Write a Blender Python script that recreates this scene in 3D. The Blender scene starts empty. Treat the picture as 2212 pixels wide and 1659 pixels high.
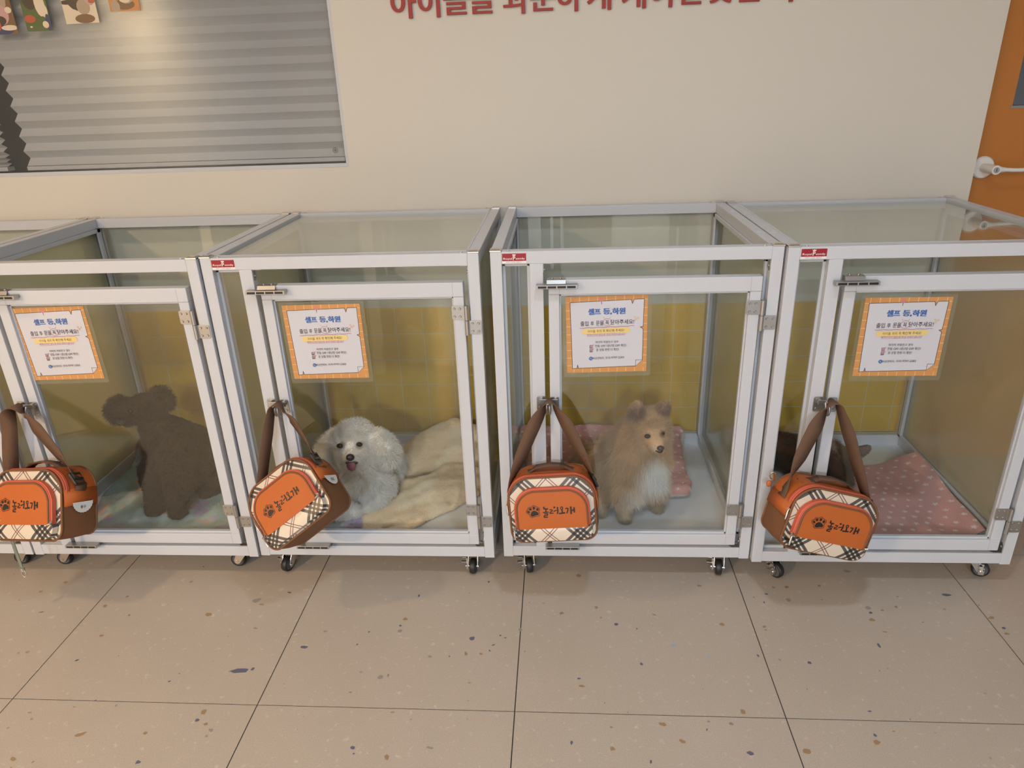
import bpy, bmesh, math, random
import numpy as np
from mathutils import Vector, Matrix, Euler, Quaternion, noise, geometry
C = bpy.context.scene
COL = C.collection
# ---------------- camera, world, exposure, room lights ----------------
def make_camera():
    f, p, y, r = 1520.75, .4014, -.0765, -.0373
    loc = Vector((.2334, -1.6432, 1.3057))
    cp, sp, cy, sy, cr, sr = math.cos(p), math.sin(p), math.cos(y), math.sin(y), math.cos(r), math.sin(r)
    fw = Vector((sy*cp, cy*cp, -sp)); ri = Vector((cy, -sy, 0)); up = ri.cross(fw)
    r2 = cr*ri + sr*up; u2 = -sr*ri + cr*up
    cam = bpy.data.cameras.new('camera'); o = bpy.data.objects.new('camera', cam); COL.objects.link(o)
    cam.sensor_width = 36; cam.lens = f/2212*36; cam.clip_start = .02
    m = Matrix((r2, u2, -fw)).transposed().to_4x4(); m.translation = loc
    o.matrix_world = m; C.camera = o
make_camera()
w = bpy.data.worlds.new('world'); C.world = w; w.use_nodes = True
w.node_tree.nodes['Background'].inputs[0].default_value = (.8, .85, 1, 1)
w.node_tree.nodes['Background'].inputs[1].default_value = .05
C.view_settings.view_transform = 'Standard'; C.view_settings.look = 'None'
C.view_settings.exposure = 0.2; C.view_settings.gamma = 1; C.view_settings.use_curve_mapping = False
C.cycles.max_bounces = 8; C.cycles.transparent_max_bounces = 24; C.cycles.diffuse_bounces = 4
C.cycles.caustics_reflective = False; C.cycles.caustics_refractive = False
C.cycles.use_denoising = True
ROOM_H = 2.5
# (x, y, radius, watts, colour)
LAMPS = [(-2.9, -4.0, .10, 165, (1, .67, .35)), (.2, -5.6, .10, 150, (.72, .86, 1)), (-.6, -5.0, .12, 78, (.93, .94, .95)), (.5, -1.0, .08, 9, (.76, .88, 1)), (-1.7, -.9, .08, 10, (1, .71, .44)), (2.8, -1.6, .08, 2, (1, .80, .6))]
for i, (x, y, rad, e, c) in enumerate(LAMPS):
    l = bpy.data.lights.new('ceiling_lamp_light', 'AREA'); l.shape = 'DISK'; l.size = rad*2; l.energy = e; l.color = c
    l.spread = math.radians(170)
    o = bpy.data.objects.new('ceiling_lamp_light', l); o.location = (x, y, ROOM_H-.03); COL.objects.link(o)
# ---------------- helpers ----------------
def mat(name, col, rough=.5, metal=0, **k):
    m = bpy.data.materials.new(name); m.use_nodes = True
    b = m.node_tree.nodes['Principled BSDF']
    b.inputs['Base Color'].default_value = (*col, 1); b.inputs['Roughness'].default_value = rough; b.inputs['Metallic'].default_value = metal
    for kk, v in k.items(): b.inputs[kk.replace('_', ' ')].default_value = v
    return m
class NT:
    """small node-tree builder"""
    def __init__(s, m): s.t = m.node_tree; s.b = s.t.nodes.get('Principled BSDF')
    def n(s, typ, ins={}, **p):
        x = s.t.nodes.new(typ)
        for k, v in p.items(): setattr(x, k, v)
        for k, v in ins.items():
            if isinstance(v, bpy.types.NodeSocket): s.t.links.new(v, x.inputs[k])
            else: x.inputs[k].default_value = v
        return x
    def math(s, op, a, b=0., c=0.): return s.n('ShaderNodeMath', {0: a, 1: b, 2: c}, operation=op).outputs[0]
    def mix(s, f, a, b):
        x = s.n('ShaderNodeMix', {}, data_type='RGBA')
        for i, v in ((0, f), (6, a), (7, b)):
            if isinstance(v, bpy.types.NodeSocket): s.t.links.new(v, x.inputs[i])
            elif i == 0: x.inputs[0].default_value = v
            else: x.inputs[i].default_value = (*v, 1)
        return x.outputs[2]
    def obj(s): return s.n('ShaderNodeTexCoord').outputs['Object']
    def noise(s, scale, detail=3, vec=None): return s.n('ShaderNodeTexNoise', {'Vector': vec or s.obj(), 'Scale': scale, 'Detail': detail}).outputs['Fac']
    def ramp(s, fac, stops, interp='LINEAR'):
        x = s.n('ShaderNodeValToRGB', {'Fac': fac}); cr = x.color_ramp; cr.interpolation = interp
        while len(cr.elements) < len(stops): cr.elements.new(0)
        for e, (p, c) in zip(cr.elements, stops): e.position = p; e.color = (*c, 1) if len(c) == 3 else c
        return x.outputs['Color']
    def set(s, k, v): s.t.links.new(v, s.b.inputs[k])
    def bump(s, h, strength=.3, dist=.002): s.set('Normal', s.n('ShaderNodeBump', {'Height': h, 'Strength': strength, 'Distance': dist}).outputs[0])
def fabric(name, col, rough=.85, scale=900, var=.15, weave=.25):
    m = mat(name, col, rough); t = NT(m)
    nz = t.noise(scale*.02, 2); c2 = tuple(x*(1-var) for x in col)
    t.set('Base Color', t.mix(nz, c2, col)); t.bump(t.noise(scale, 2), weave, .001); return m
class MB:
    """collects faces into one mesh"""
    def __init__(s): s.v = []; s.f = []; s.m = []; s.sm = []
    def add(s, vs, fs, mi=0, smooth=False, M=None):
        k = len(s.v)
        s.v += [tuple(M @ Vector(p)) if M else tuple(p) for p in vs]
        s.f += [tuple(i+k for i in f) for f in fs]; s.m += [mi]*len(fs); s.sm += [smooth]*len(fs); return s
    def box(s, x0, x1, y0, y1, z0, z1, mi=0, M=None):
        return s.add([(x0,y0,z0),(x1,y0,z0),(x1,y1,z0),(x0,y1,z0),(x0,y0,z1),(x1,y0,z1),(x1,y1,z1),(x0,y1,z1)],
            [(0,3,2,1),(4,5,6,7),(0,1,5,4),(1,2,6,5),(2,3,7,6),(3,0,4,7)], mi, False, M)
    def cyl(s, a, b, r, n=16, mi=0, r2=None, M=None):
        return s.tube([a, b], [r, r if r2 is None else r2], n, mi, M=M)
    def tube(s, pts, r, n=10, mi=0, closed=False, M=None, smooth=True):
        P = [Vector(p) for p in pts]; N = len(P); R = r if isinstance(r, (list, tuple)) else [r]*N
        vs = []; ref = None
        for i in range(N):
            if closed: t = (P[(i+1) % N]-P[i-1]).normalized()
            else: t = (P[min(i+1, N-1)]-P[max(i-1, 0)]).normalized()
            if ref is None: ref = t.orthogonal().normalized()
            ref = (ref - t*ref.dot(t)).normalized(); bi = t.cross(ref)
            for j in range(n):
                a = 2*math.pi*j/n; vs.append(P[i]+(ref*math.cos(a)+bi*math.sin(a))*R[i])
        fs = []
        for i in range(N if closed else N-1):
            for j in range(n):
                a = i*n+j; b = i*n+(j+1) % n; i2 = (i+1) % N; fs.append((a, b, i2*n+(j+1) % n, i2*n+j))
        k = len(s.f); s.add(vs, fs, mi, smooth, M)
        if not closed: s.add(vs[:n], [tuple(range(n))[::-1]], mi, False, M); s.add(vs[-n:], [tuple(range(n))], mi, False, M)
        return s
    def prism(s, poly, y0, y1, mi=0, M=None, axis='y'):
        """polygon given in (x,z) extruded along y"""
        n = len(poly); a = [(x, y0, z) for x, z in poly]; b = [(x, y1, z) for x, z in poly]
        return s.add(a+b, [tuple(range(n)), tuple(range(2*n-1, n-1, -1))]+[(i, i+n, (i+1) % n+n, (i+1) % n) for i in range(n)], mi, False, M)
    def poly(s, pts, mi=0, M=None): return s.add(pts, [tuple(range(len(pts)))], mi, False, M)
    def build(s, name, mats, parent=None, loc=(0,0,0), bevel=0, subsurf=0, solid=0, kind=None):
        me = bpy.data.meshes.new(name); me.from_pydata(s.v, [], s.f)
        for m in (mats if isinstance(mats, (list, tuple)) else [mats]): me.materials.append(m)
        me.polygons.foreach_set('material_index', s.m); me.polygons.foreach_set('use_smooth', s.sm); me.update()
        return link(name, me, parent, loc, bevel, subsurf, solid, kind)
def link(name, me, parent=None, loc=(0,0,0), bevel=0, subsurf=0, solid=0, kind=None):
    o = bpy.data.objects.new(name, me); COL.objects.link(o); o.location = loc
    if parent: o.parent = parent
    if solid: md = o.modifiers.new('s', 'SOLIDIFY'); md.thickness = solid; md.offset = 0
    if bevel: md = o.modifiers.new('b', 'BEVEL'); md.width = bevel; md.segments = 2; md.limit_method = 'ANGLE'; md.angle_limit = math.radians(50)
    if subsurf: md = o.modifiers.new('ss', 'SUBSURF'); md.levels = subsurf; md.render_levels = subsurf
    if kind: o['kind'] = kind
    return o
def tag(o, label, cat, group=None, kind=None):
    o['label'] = label; o['category'] = cat
    if group: o['group'] = group
    if kind: o['kind'] = kind
    return o
def empty(name, loc=(0,0,0), rot=(0,0,0)):
    o = bpy.data.objects.new(name, None); COL.objects.link(o); o.location = loc; o.rotation_euler = rot; o.empty_display_size = .05; return o
def copy_tree(o, parent=None):
    c = o.copy(); COL.objects.link(c); c.parent = parent
    for ch in list(o.children): copy_tree(ch, c)
    return c
def text_geo(body, size=1., bold=0., align='CENTER', res=3, space=1.):
    """flat outline of a line of writing -> (verts 2D, faces)"""
    cu = bpy.data.curves.new('t', 'FONT'); cu.body = body; cu.size = size; cu.align_x = align; cu.offset = bold*size
    cu.resolution_u = res; cu.space_character = space; cu.fill_mode = 'FRONT'
    o = bpy.data.objects.new('t', cu); COL.objects.link(o)
    dg = bpy.context.evaluated_depsgraph_get(); me = bpy.data.meshes.new_from_object(o.evaluated_get(dg))
    vs = [(v.co.x, v.co.y) for v in me.vertices]; fs = [tuple(p.vertices) for p in me.polygons]
    bpy.data.objects.remove(o); bpy.data.curves.remove(cu); bpy.data.meshes.remove(me); return vs, fs
def raised_text(body, size, bold, depth):
    cu = bpy.data.curves.new('t', 'FONT'); cu.body = body; cu.size = size; cu.align_x = 'CENTER'; cu.offset = bold*size; cu.resolution_u = 6; cu.extrude = depth/2
    o = bpy.data.objects.new('t', cu); COL.objects.link(o)
    dg = bpy.context.evaluated_depsgraph_get(); me = bpy.data.meshes.new_from_object(o.evaluated_get(dg))
    vs = [tuple(v.co) for v in me.vertices]; fs = [tuple(p.vertices) for p in me.polygons]
    bpy.data.objects.remove(o); bpy.data.curves.remove(cu); bpy.data.meshes.remove(me); return vs, fs
def fit_text(mb, body, x0, x1, zc, y, mi, h=None, bold=0., slant=0):
    """writing laid in the x-z plane at depth y, spanning x0..x1, centred at zc, h tall"""
    vs, fs = text_geo(body, 1, bold)
    if not vs: return
    xa = min(v[0] for v in vs); xb = max(v[0] for v in vs); za = min(v[1] for v in vs); zb = max(v[1] for v in vs)
    s = (x1-x0)/(xb-xa); t = s if h is None else h/(zb-za)
    mb.add([(x0+(v[0]-xa)*s+slant*(v[1]-za)*t, y, zc+(v[1]-(za+zb)/2)*t) for v in vs], fs, mi)
def lerp(a, b, t): return a+(b-a)*t
def smooth_path(P, n=8):
    """Catmull-Rom through the points"""
    P = [Vector(p) for p in P]; out = []
    for i in range(len(P)-1):
        a = P[max(i-1, 0)]; b = P[i]; c = P[i+1]; d = P[min(i+2, len(P)-1)]
        for k in range(n):
            t = k/n; out.append(.5*((2*b)+(c-a)*t+(2*a-5*b+4*c-d)*t*t+(3*b-a-3*c+d)*t**3))
    return out+[P[-1]]
def ribbon(mb, pts, wdirs, width, thick=.0015, mi=0, M=None):
    """flat webbing along pts with a width direction at each point"""
    P = [Vector(p) for p in pts]; vs = []; N = len(P)
    for i in range(N):
        t = (P[min(i+1, N-1)]-P[max(i-1, 0)]).normalized(); wd = Vector(wdirs[i]); wd = (wd-t*wd.dot(t)).normalized(); nn = t.cross(wd)
        h = width/2 if not isinstance(width, list) else width[i]/2
        vs += [P[i]+wd*h+nn*thick/2, P[i]-wd*h+nn*thick/2, P[i]-wd*h-nn*thick/2, P[i]+wd*h-nn*thick/2]
    fs = [(0,1,2,3), (4*N-1, 4*N-2, 4*N-3, 4*N-4)]
    for i in range(N-1):
        for j in range(4): a = 4*i+j; b = 4*i+(j+1) % 4; fs.append((a, a+4, b+4, b))
    mb.add(vs, fs, mi, True, M)
def rrect(x0, x1, z0, z1, rt, rb, n=6, arch=0):
    """rounded rectangle outline, radius rt at the top corners, rb at the bottom, counter-clockwise"""
    pts = []
    for cx, cz, r, a0 in ((x1-rb, z0+rb, rb, -90), (x1-rt, z1-rt, rt, 0), (x0+rt, z1-rt, rt, 90), (x0+rb, z0+rb, rb, 180)):
        for k in range(n+1):
            a = math.radians(a0+90*k/n); pts.append((cx+r*math.cos(a), cz+r*math.sin(a)))
    if arch:
        xm = (x0+x1)/2; hw = (x1-x0)/2; zm = (z0+z1)/2
        pts = [(x, z+arch*(1-((x-xm)/hw)**2)*max(0, (z-zm)/(z1-zm))) for x, z in pts]
    return pts
def dome(mb, out, y, bulge, rings=6, mi=0, M=None, cen=None):
    """fills an outline (x,z) with a softly bulged surface towards -y"""
    n = len(out); cx = sum(p[0] for p in out)/n; cz = sum(p[1] for p in out)/n
    if cen: cx, cz = cen
    vs = []; fs = []
    for k in range(rings):
        s = 1-k/rings
        vs += [(cx+(x-cx)*s, y-bulge*(1-s*s), cz+(z-cz)*s) for x, z in out]
    vs.append((cx, y-bulge, cz))
    for k in range(rings-1):
        for i in range(n): j = (i+1) % n; fs.append((k*n+i, k*n+j, (k+1)*n+j, (k+1)*n+i))
    k = rings-1
    for i in range(n): fs.append((k*n+i, k*n+(i+1) % n, len(vs)-1))
    mb.add(vs, fs, mi, True, M)
def wallring(mb, a, ya, b, yb, mi=0, M=None):
    """skin between outline a at depth ya and outline b at depth yb"""
    n = len(a); mb.add([(x, ya, z) for x, z in a]+[(x, yb, z) for x, z in b], [(i, (i+1) % n, (i+1) % n+n, i+n) for i in range(n)], mi, True, M)
# ---------------- materials of the setting ----------------
M_wall = mat('cream_wall_paint', (.70, .665, .60), .62); t = NT(M_wall); t.bump(t.noise(60, 4), .05, .004)
M_wall2 = mat('grey_white_wall_paint', (.52, .55, .58), .7)
M_white = mat('white_powder_coat', (.575, .60, .655), .33)
M_tile = mat('mustard_tile', (.60, .42, .085), .25); t = NT(M_tile)
sp = t.n('ShaderNodeSeparateXYZ', {0: t.obj()})
def grid_mask(t, s, off, per, wd): # 1 on the joint
    f = t.math('FRACT', t.math('DIVIDE', t.math('ADD', s, -off+wd/2+per*50), per)); return t.math('LESS_THAN', f, wd/per)
gm = t.math('MAXIMUM', grid_mask(t, sp.outputs[0], .6195, .0965, .003), grid_mask(t, sp.outputs[2], .5115, .0965, .003))
tn = t.noise(9, 2)
t.set('Base Color', t.mix(gm, t.mix(tn, (.80, .46, .035), (.88, .52, .05)), (.74, .60, .33)))
t.set('Roughness', t.math('MULTIPLY_ADD', gm, .4, .22))
M_dark = mat('dark_room', (.03, .035, .05), .8)
M_orange_door = mat('orange_door_paint', (.50, .18, .028), .38)
M_grout = mat('dark_floor_joint', (.05, .045, .045), .8)
M_floor = mat('speckled_floor_tile', (.5, .45, .4), .42); t = NT(M_floor)
a = t.noise(7, 4); b = t.noise(420, 2); c_ = t.noise(55, 5)
base = t.mix(a, (.465, .405, .345), (.52, .455, .392))
base = t.mix(t.ramp(b, [(.35, (0,0,0)), (.75, (1,1,1))]), base, (.40, .345, .29))
base = t.mix(t.ramp(c_, [(.62, (0,0,0)), (.72, (.5,.5,.5))]), base, (.66, .60, .53))
t.set('Base Color', base); t.set('Roughness', t.math('MULTIPLY_ADD', c_, .2, .34))
M_chip = {'b': mat('slate_blue_chip', (.115, .125, .19), .4), 'n': mat('brown_chip', (.33, .22, .125), .4), 'g': mat('grey_chip', (.30, .27, .25), .4), 'c': mat('pale_blue_chip', (.33, .40, .50), .4)}
M_ceil = mat('ceiling_paint', (.66, .68, .70), .8)
M_chrome = mat('chrome', (.72, .70, .68), .14, 1)
M_steel = mat('brushed_steel', (.46, .45, .44), .42, 1)
M_black = mat('black_rubber', (.018, .018, .02), .45)
def glass_mat(name, tint, film=0., filmcol=(.6, .7, .6), ior=1.45, rough=.0, frost=0.):
    m = bpy.data.materials.new(name); m.use_nodes = True; t = NT(m); t.t.nodes.clear()
    tr = t.n('ShaderNodeBsdfTransparent', {0: (*tint, 1)}).outputs[0]
    if frost:
        rf = t.n('ShaderNodeBsdfRefraction', {0: (*tint, 1), 'Roughness': .45, 'IOR': 1.12}).outputs[0]; tr = t.n('ShaderNodeMixShader', {0: frost, 1: tr, 2: rf}).outputs[0]
    if film:
        d = t.n('ShaderNodeBsdfDiffuse', {0: (*filmcol, 1)}).outputs[0]; tl = t.n('ShaderNodeBsdfTranslucent', {0: (*filmcol, 1)}).outputs[0]
        dt = t.n('ShaderNodeMixShader', {0: .35, 1: d, 2: tl}).outputs[0]; tr = t.n('ShaderNodeMixShader', {0: film, 1: tr, 2: dt}).outputs[0]
    g = t.n('ShaderNodeBsdfGlossy', {0: (.95, .97, .95, 1), 'Roughness': rough}).outputs[0]
    fc = t.n('ShaderNodeLayerWeight', {'Blend': .5}).outputs['Facing']; f0 = ((ior-1)/(ior+1))**2
    fr = t.math('MULTIPLY_ADD', t.math('POWER', fc, 5.), 1-f0, f0)
    mx = t.n('ShaderNodeMixShader', {0: fr, 1: tr, 2: g}).outputs[0]
    t.t.links.new(mx, t.n('ShaderNodeOutputMaterial').inputs[0]); return m
M_pane = glass_mat('clear_door_glass', (.985, .99, .985), .012, (.6, .62, .55))
M_side = glass_mat('greenish_side_acrylic', (.98, .985, .965), .30, (.80, .82, .58), 1.42, .08, .25)
M_back = glass_mat('greenish_back_acrylic', (.965, .985, .975), .035, (.5, .58, .52))
M_top = glass_mat('clear_top_acrylic', (.975, .985, .975), .04, (.62, .64, .58), 1.5)
M_win = glass_mat('tinted_window_glass', (.95, .955, .96), .03, (.4, .42, .44), 1.5)
# ---------------- the room ----------------
WY, WX = .685, 1.5018            # wall plane, right end of the wall
WB, WR, WT = 1.093, -.450, 2.15   # window bottom, right, top
X0, X1, Y0 = -3.6, 3.4, -7.0
def slab(name, boxes, m, kind='structure', bevel=0):
    mb = MB()
    for b in boxes: mb.box(*b)
    return mb.build(name, m, kind=kind, bevel=bevel)
slab('wall_back', [(WR, WX, WY, WY+.06, 0, ROOM_H), (X0, WR, WY, WY+.06, 0, WB), (X0, WR, WY, WY+.06, WT, ROOM_H), (X0, -2.5, WY, WY+.06, WB, WT), (WX+.95, X1, WY, WY+.06, 0, ROOM_H), (WX, WX+.95, WY, WY+.06, 2.1, ROOM_H)], M_wall)
slab('wall_left', [(X0-.1, X0, Y0, WY+.06, 0, ROOM_H)], M_wall2)
slab('wall_right', [(X1, X1+.1, Y0, WY+.06, 0, ROOM_H)], M_wall2)
slab('wall_front', [(X0-.1, X1+.1, Y0-.1, Y0, 0, ROOM_H)], M_wall2)
slab('ceiling', [(X0-.1, X1+.1, Y0-.1, WY+.9, ROOM_H, ROOM_H+.1)], M_ceil)
slab('trim_1', [(X0, WX, WY-.006, WY, 0, .608)], M_tile)        # tiled wainscot behind the cages
# dark room behind the window
slab('wall_beyond', [(X0, WX, WY+.80, WY+.85, 0, ROOM_H)], M_dark)
# floor: 0.6 m tiles with dark joints and stone chips
TX, TY, J = -1.0781, -.4697, .0013
mb = MB(); mb.box(X0-.1, X1+.1, Y0-.1, WY+.9, -.08, -.0015, 1)
for i in range(-5, 9):
    for j in range(-11, 4):
        xa, ya = TX+.6*i+J, TY+.6*j+J
        if xa > X1 or xa+.6 < X0: continue
        mb.box(xa, xa+.6-2*J, ya, ya+.6-2*J, -.0015, 0, 0)
CHIPS = [(-1.28,-0.088,10.4,7.0,'g'),(-1.218,-0.174,8.0,3.2,'b'),(-1.049,-0.145,6.7,8.5,'n'),(-1.008,-0.105,5.4,6.8,'n'),(-0.988,-0.259,8.2,5.9,'n'),(-0.736,-0.174,14.3,9.0,'n'),(-0.624,-0.112,13.3,12.5,'g'),(-0.604,-0.129,8.6,4.7,'n'),(-0.543,-0.078,8.7,4.9,'b'),(-0.999,-0.346,7.9,3.9,'b'),(-0.564,-0.369,26.1,12.5,'b'),(-0.533,-0.362,5.8,5.9,'b'),(-0.43,-0.286,12.6,6.4,'b'),(-0.958,-0.18,3.9,3.6,'b'),(-0.583,-0.222,8.1,4.2,'n'),(-0.189,-0.178,9.4,7.9,'n'),(-0.197,-0.203,4.9,4.4,'b'),(-0.194,-0.222,7.3,8.4,'g'),(-0.275,-0.228,3.7,4.2,'b'),(-0.391,-0.229,7.4,4.2,'g'),(-0.001,-0.244,8.9,8.2,'b'),(-0.011,-0.297,5.8,8.6,'n'),(0.027,-0.297,5.3,4.7,'n'),(-0.209,-0.379,8.4,7.9,'g'),(-0.191,-0.373,3.4,7.2,'n'),(0.056,-0.266,6.4,3.2,'b'),(0.048,-0.286,2.9,4.0,'b'),(-0.1,-0.31,5.9,5.4,'g'),(0.071,-0.233,3.0,4.2,'b'),(0.084,-0.24,3.6,3.3,'b'),(-0.269,-0.427,5.0,2.7,'n'),(0.009,-0.39,3.9,3.5,'g'),(-0.873,-0.469,4.5,2.0,'b'),(-0.813,-0.482,4.5,4.0,'g'),(-0.595,-0.494,8.2,8.9,'n'),(-0.6,-0.517,5.9,5.6,'b'),(-0.575,-0.526,6.4,5.5,'n'),(-0.555,-0.542,7.9,6.0,'g'),(-0.558,-0.558,4.1,4.1,'g'),(-0.848,-0.563,14.3,6.6,'n'),(-0.701,-0.555,6.9,6.0,'n'),(-0.677,-0.627,8.6,6.0,'b'),(-0.958,-0.629,8.8,5.5,'n'),(-0.99,-0.526,4.9,4.4,'g'),(-1.007,-0.508,6.2,3.2,'g'),(-0.223,-0.577,7.5,5.1,'b'),(-0.216,-0.591,3.5,2.8,'b'),(-0.144,-0.597,5.4,10.1,'n'),(-0.056,-0.571,10.0,4.0,'g'),(-0.156,-0.481,6.4,2.5,'n'),(-1.171,-0.326,4.3,4.7,'g'),(-1.149,-0.322,6.2,6.4,'g'),(-1.232,-0.046,9.2,5.1,'n'),(-0.853,-0.037,6.9,7.2,'g'),(-0.912,-0.489,3.9,2.6,'n'),(-0.169,-0.084,3.3,7.8,'b'),(-0.294,-0.273,3.0,4.0,'b'),(-0.26,-0.365,5.7,2.9,'g'),(0.021,-0.02,3.9,4.1,'b'),(-0.11,-0.499,2.6,2.5,'g'),(-0.051,-0.308,2.9,3.0,'b'),(-0.711,-0.382,4.1,2.9,'n'),(0.278,0.013,11.3,9.3,'n'),(0.322,-0.122,5.6,8.2,'n'),(0.229,-0.146,7.4,6.3,'n'),(0.333,-0.16,3.0,4.4,'n'),(0.371,-0.184,5.5,6.9,'b'),(0.423,-0.199,3.0,4.2,'b'),(0.422,-0.32,5.6,6.0,'b'),(0.508,-0.256,13.2,5.5,'c'),(0.588,-0.294,6.7,3.8,'c'),(0.269,-0.37,5.5,3.5,'b'),(0.275,-0.392,9.7,4.8,'n'),(0.632,-0.455,8.2,8.9,'n'),(0.45,-0.494,10.6,6.8,'n'),(0.337,-0.506,4.0,3.6,'n'),(0.336,-0.56,6.8,6.9,'n'),(0.249,-0.548,3.5,7.0,'b'),(0.486,-0.537,7.8,6.3,'n'),(0.551,-0.484,4.5,3.7,'g'),(0.599,-0.488,6.5,4.9,'n'),(0.543,-0.506,2.0,4.2,'b'),(0.622,-0.561,8.6,6.2,'b'),(0.74,-0.553,10.0,7.9,'n'),(0.413,-0.589,2.9,6.6,'b'),(0.708,-0.285,3.3,6.2,'b'),(0.756,-0.298,4.4,4.5,'g'),(0.824,-0.305,5.5,5.2,'b'),(0.644,-0.178,7.7,7.7,'n'),(0.851,-0.027,8.2,6.9,'n'),(0.841,-0.08,8.0,9.4,'g'),(0.815,-0.029,6.3,5.9,'n'),(0.788,-0.057,6.8,3.9,'b'),(1.04,0.045,12.9,7.3,'g'),(1.265,-0.051,14.0,7.6,'b'),(1.038,-0.126,6.0,5.3,'b'),(1.03,-0.152,9.3,6.9,'n'),(1.071,-0.115,6.6,4.5,'n'),(1.037,-0.107,9.0,8.1,'g'),(1.011,-0.244,3.9,9.4,'b'),(0.91,-0.445,5.5,3.1,'b'),(0.896,-0.508,3.9,6.5,'b'),(0.893,-0.526,8.6,8.1,'n'),(1.333,-0.138,9.8,6.1,'n'),(1.344,-0.175,6.2,5.0,'b'),(1.341,-0.195,9.0,6.6,'n'),(1.154,-0.158,4.0,4.3,'n'),(1.232,-0.108,5.3,4.4,'g'),(1.186,-0.387,5.1,2.0,'g'),(0.941,-0.02,5.6,5.9,'n'),(0.613,-0.026,7.1,6.0,'n'),(0.121,-0.211,7.2,8.4,'g'),(0.474,-0.146,7.3,3.5,'n'),(0.773,-0.091,3.6,4.7,'b'),(1.133,-0.061,3.7,3.8,'n'),(1.112,-0.101,5.4,5.4,'n'),(0.988,-0.464,3.0,1.9,'b'),(1.025,-0.498,2.4,2.4,'g'),(0.326,-0.44,1.6,3.9,'n'),(1.045,-0.196,6.9,3.3,'n'),(0.93,-0.077,5.5,2.8,'g'),(0.751,-0.071,2.4,4.8,'n'),(0.793,-0.386,2.1,2.0,'b'),(0.979,-0.326,2.1,2.2,'b'),(0.75,-0.196,4.1,3.3,'n'),(0.749,-0.184,6.5,4.2,'n')]
rng = random.Random(4)
def chip(x, y, w_, h_, c, ang=0):
    n = rng.randint(5, 7); pts = []
    for k in range(n):
        a = 2*math.pi*k/n+rng.uniform(-.35, .35); q = rng.uniform(.75, 1.15)
        u, v = math.cos(a)*w_*q, math.sin(a)*h_*q
        pts.append((x+u*math.cos(ang)-v*math.sin(ang), y+u*math.sin(ang)+v*math.cos(ang), .00025))
    mb.poly(pts, 2+'bngc'.index(c))
for x, y, w_, h_, c in CHIPS: chip(x, y, w_/1000*.9, h_/1000*.85, c, rng.uniform(-.5, .5))
for k in range(420):
    s = rng.uniform(.0008, .0026); chip(rng.uniform(X0, X1), rng.uniform(-1.6, WY), s*rng.uniform(1, 1.8), s, rng.choice('bngng'), rng.uniform(0, 3))
for k in range(220):
    s = rng.uniform(.004, .011); chip(rng.uniform(X0, X1), rng.uniform(Y0, -1.25), s*rng.uniform(1, 1.8), s, rng.choice('bngng'), rng.uniform(0, 3))
mb.build('floor', [M_floor, M_grout, M_chip['b'], M_chip['n'], M_chip['g'], M_chip['c']], kind='structure')
# window: white frame, glass, pleated blinds behind
mb = MB(); mb.box(-2.5, WR, WY-.001, WY+.06, WB-.012, WB); mb.box(WR-.004, WR+.004, WY-.0005, WY+.06, WB-.012, WT); mb.box(-2.5, WR, WY, WY+.06, WT, WT+.012)
wf = mb.build('window_1', M_white, kind='structure')
MB().box(-2.5, WR-.004, WY+.002, WY+.008, WB, WT).build('window_glass', M_win, wf)
M_blind = fabric('pale_pleated_blind', (.54, .555, .57), .9, 60, .10, .15)
def blind(name, xa, xb, zs, y0, dep, label):
    mb = MB(); n = len(zs); vs = []; fs = []
    for i, z in enumerate(zs):
        y = y0+(dep if i % 2 else 0); vs += [(xa, y, z), (xb, y, z)]
    for i in range(n-1): fs.append((2*i, 2*i+1, 2*i+3, 2*i+2))
    mb.add(vs, fs); mb.box(xa, xb, y0-.004, y0+dep+.004, zs[0]-.014, zs[0]-.002)
    o = mb.build(name, M_blind, solid=.0008); tag(o, label, 'blind'); return o
M_win_frame = M_white
blind('pleated_blind', -1.545, -.462, [1.112+.0232*i for i in range(45)], WY+.022, .024, 'wide grey pleated blind behind the shop window glass')
zs = [1.112+.007*i for i in range(6)]
while zs[-1] < 1.25: zs.append(zs[-1]+.012)
while zs[-1] < WT: zs.append(zs[-1]+.0232)
M_blind2 = M_blind
blind('pleated_blind', -2.48, -1.615, zs, WY+.022, .024, 'second pleated blind at the left edge, beyond the dark gap')
# round sticker on the glass near the corner
mb = MB(); mb.tube([(-.4847+.008*math.cos(a/16*math.pi*2), WY+.0015, 1.1327+.008*math.sin(a/16*math.pi*2)) for a in range(16)], .0007, 6, 0, True)
mb.tube([(-.4847+.0045*math.cos(a/12*math.pi*2), WY+.0015, 1.1327+.0045*math.sin(a/12*math.pi*2)) for a in range(12)], .0006, 6, 0, True)
mb.cyl((-.4847, WY+.0008, 1.1327), (-.4847, WY+.0018, 1.1327), .0022, 10)
tag(mb.build('window_sticker', mat('dark_grey_print', (.08, .08, .08), .6)), 'small round target-shaped mark at the window corner', 'sticker')
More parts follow.
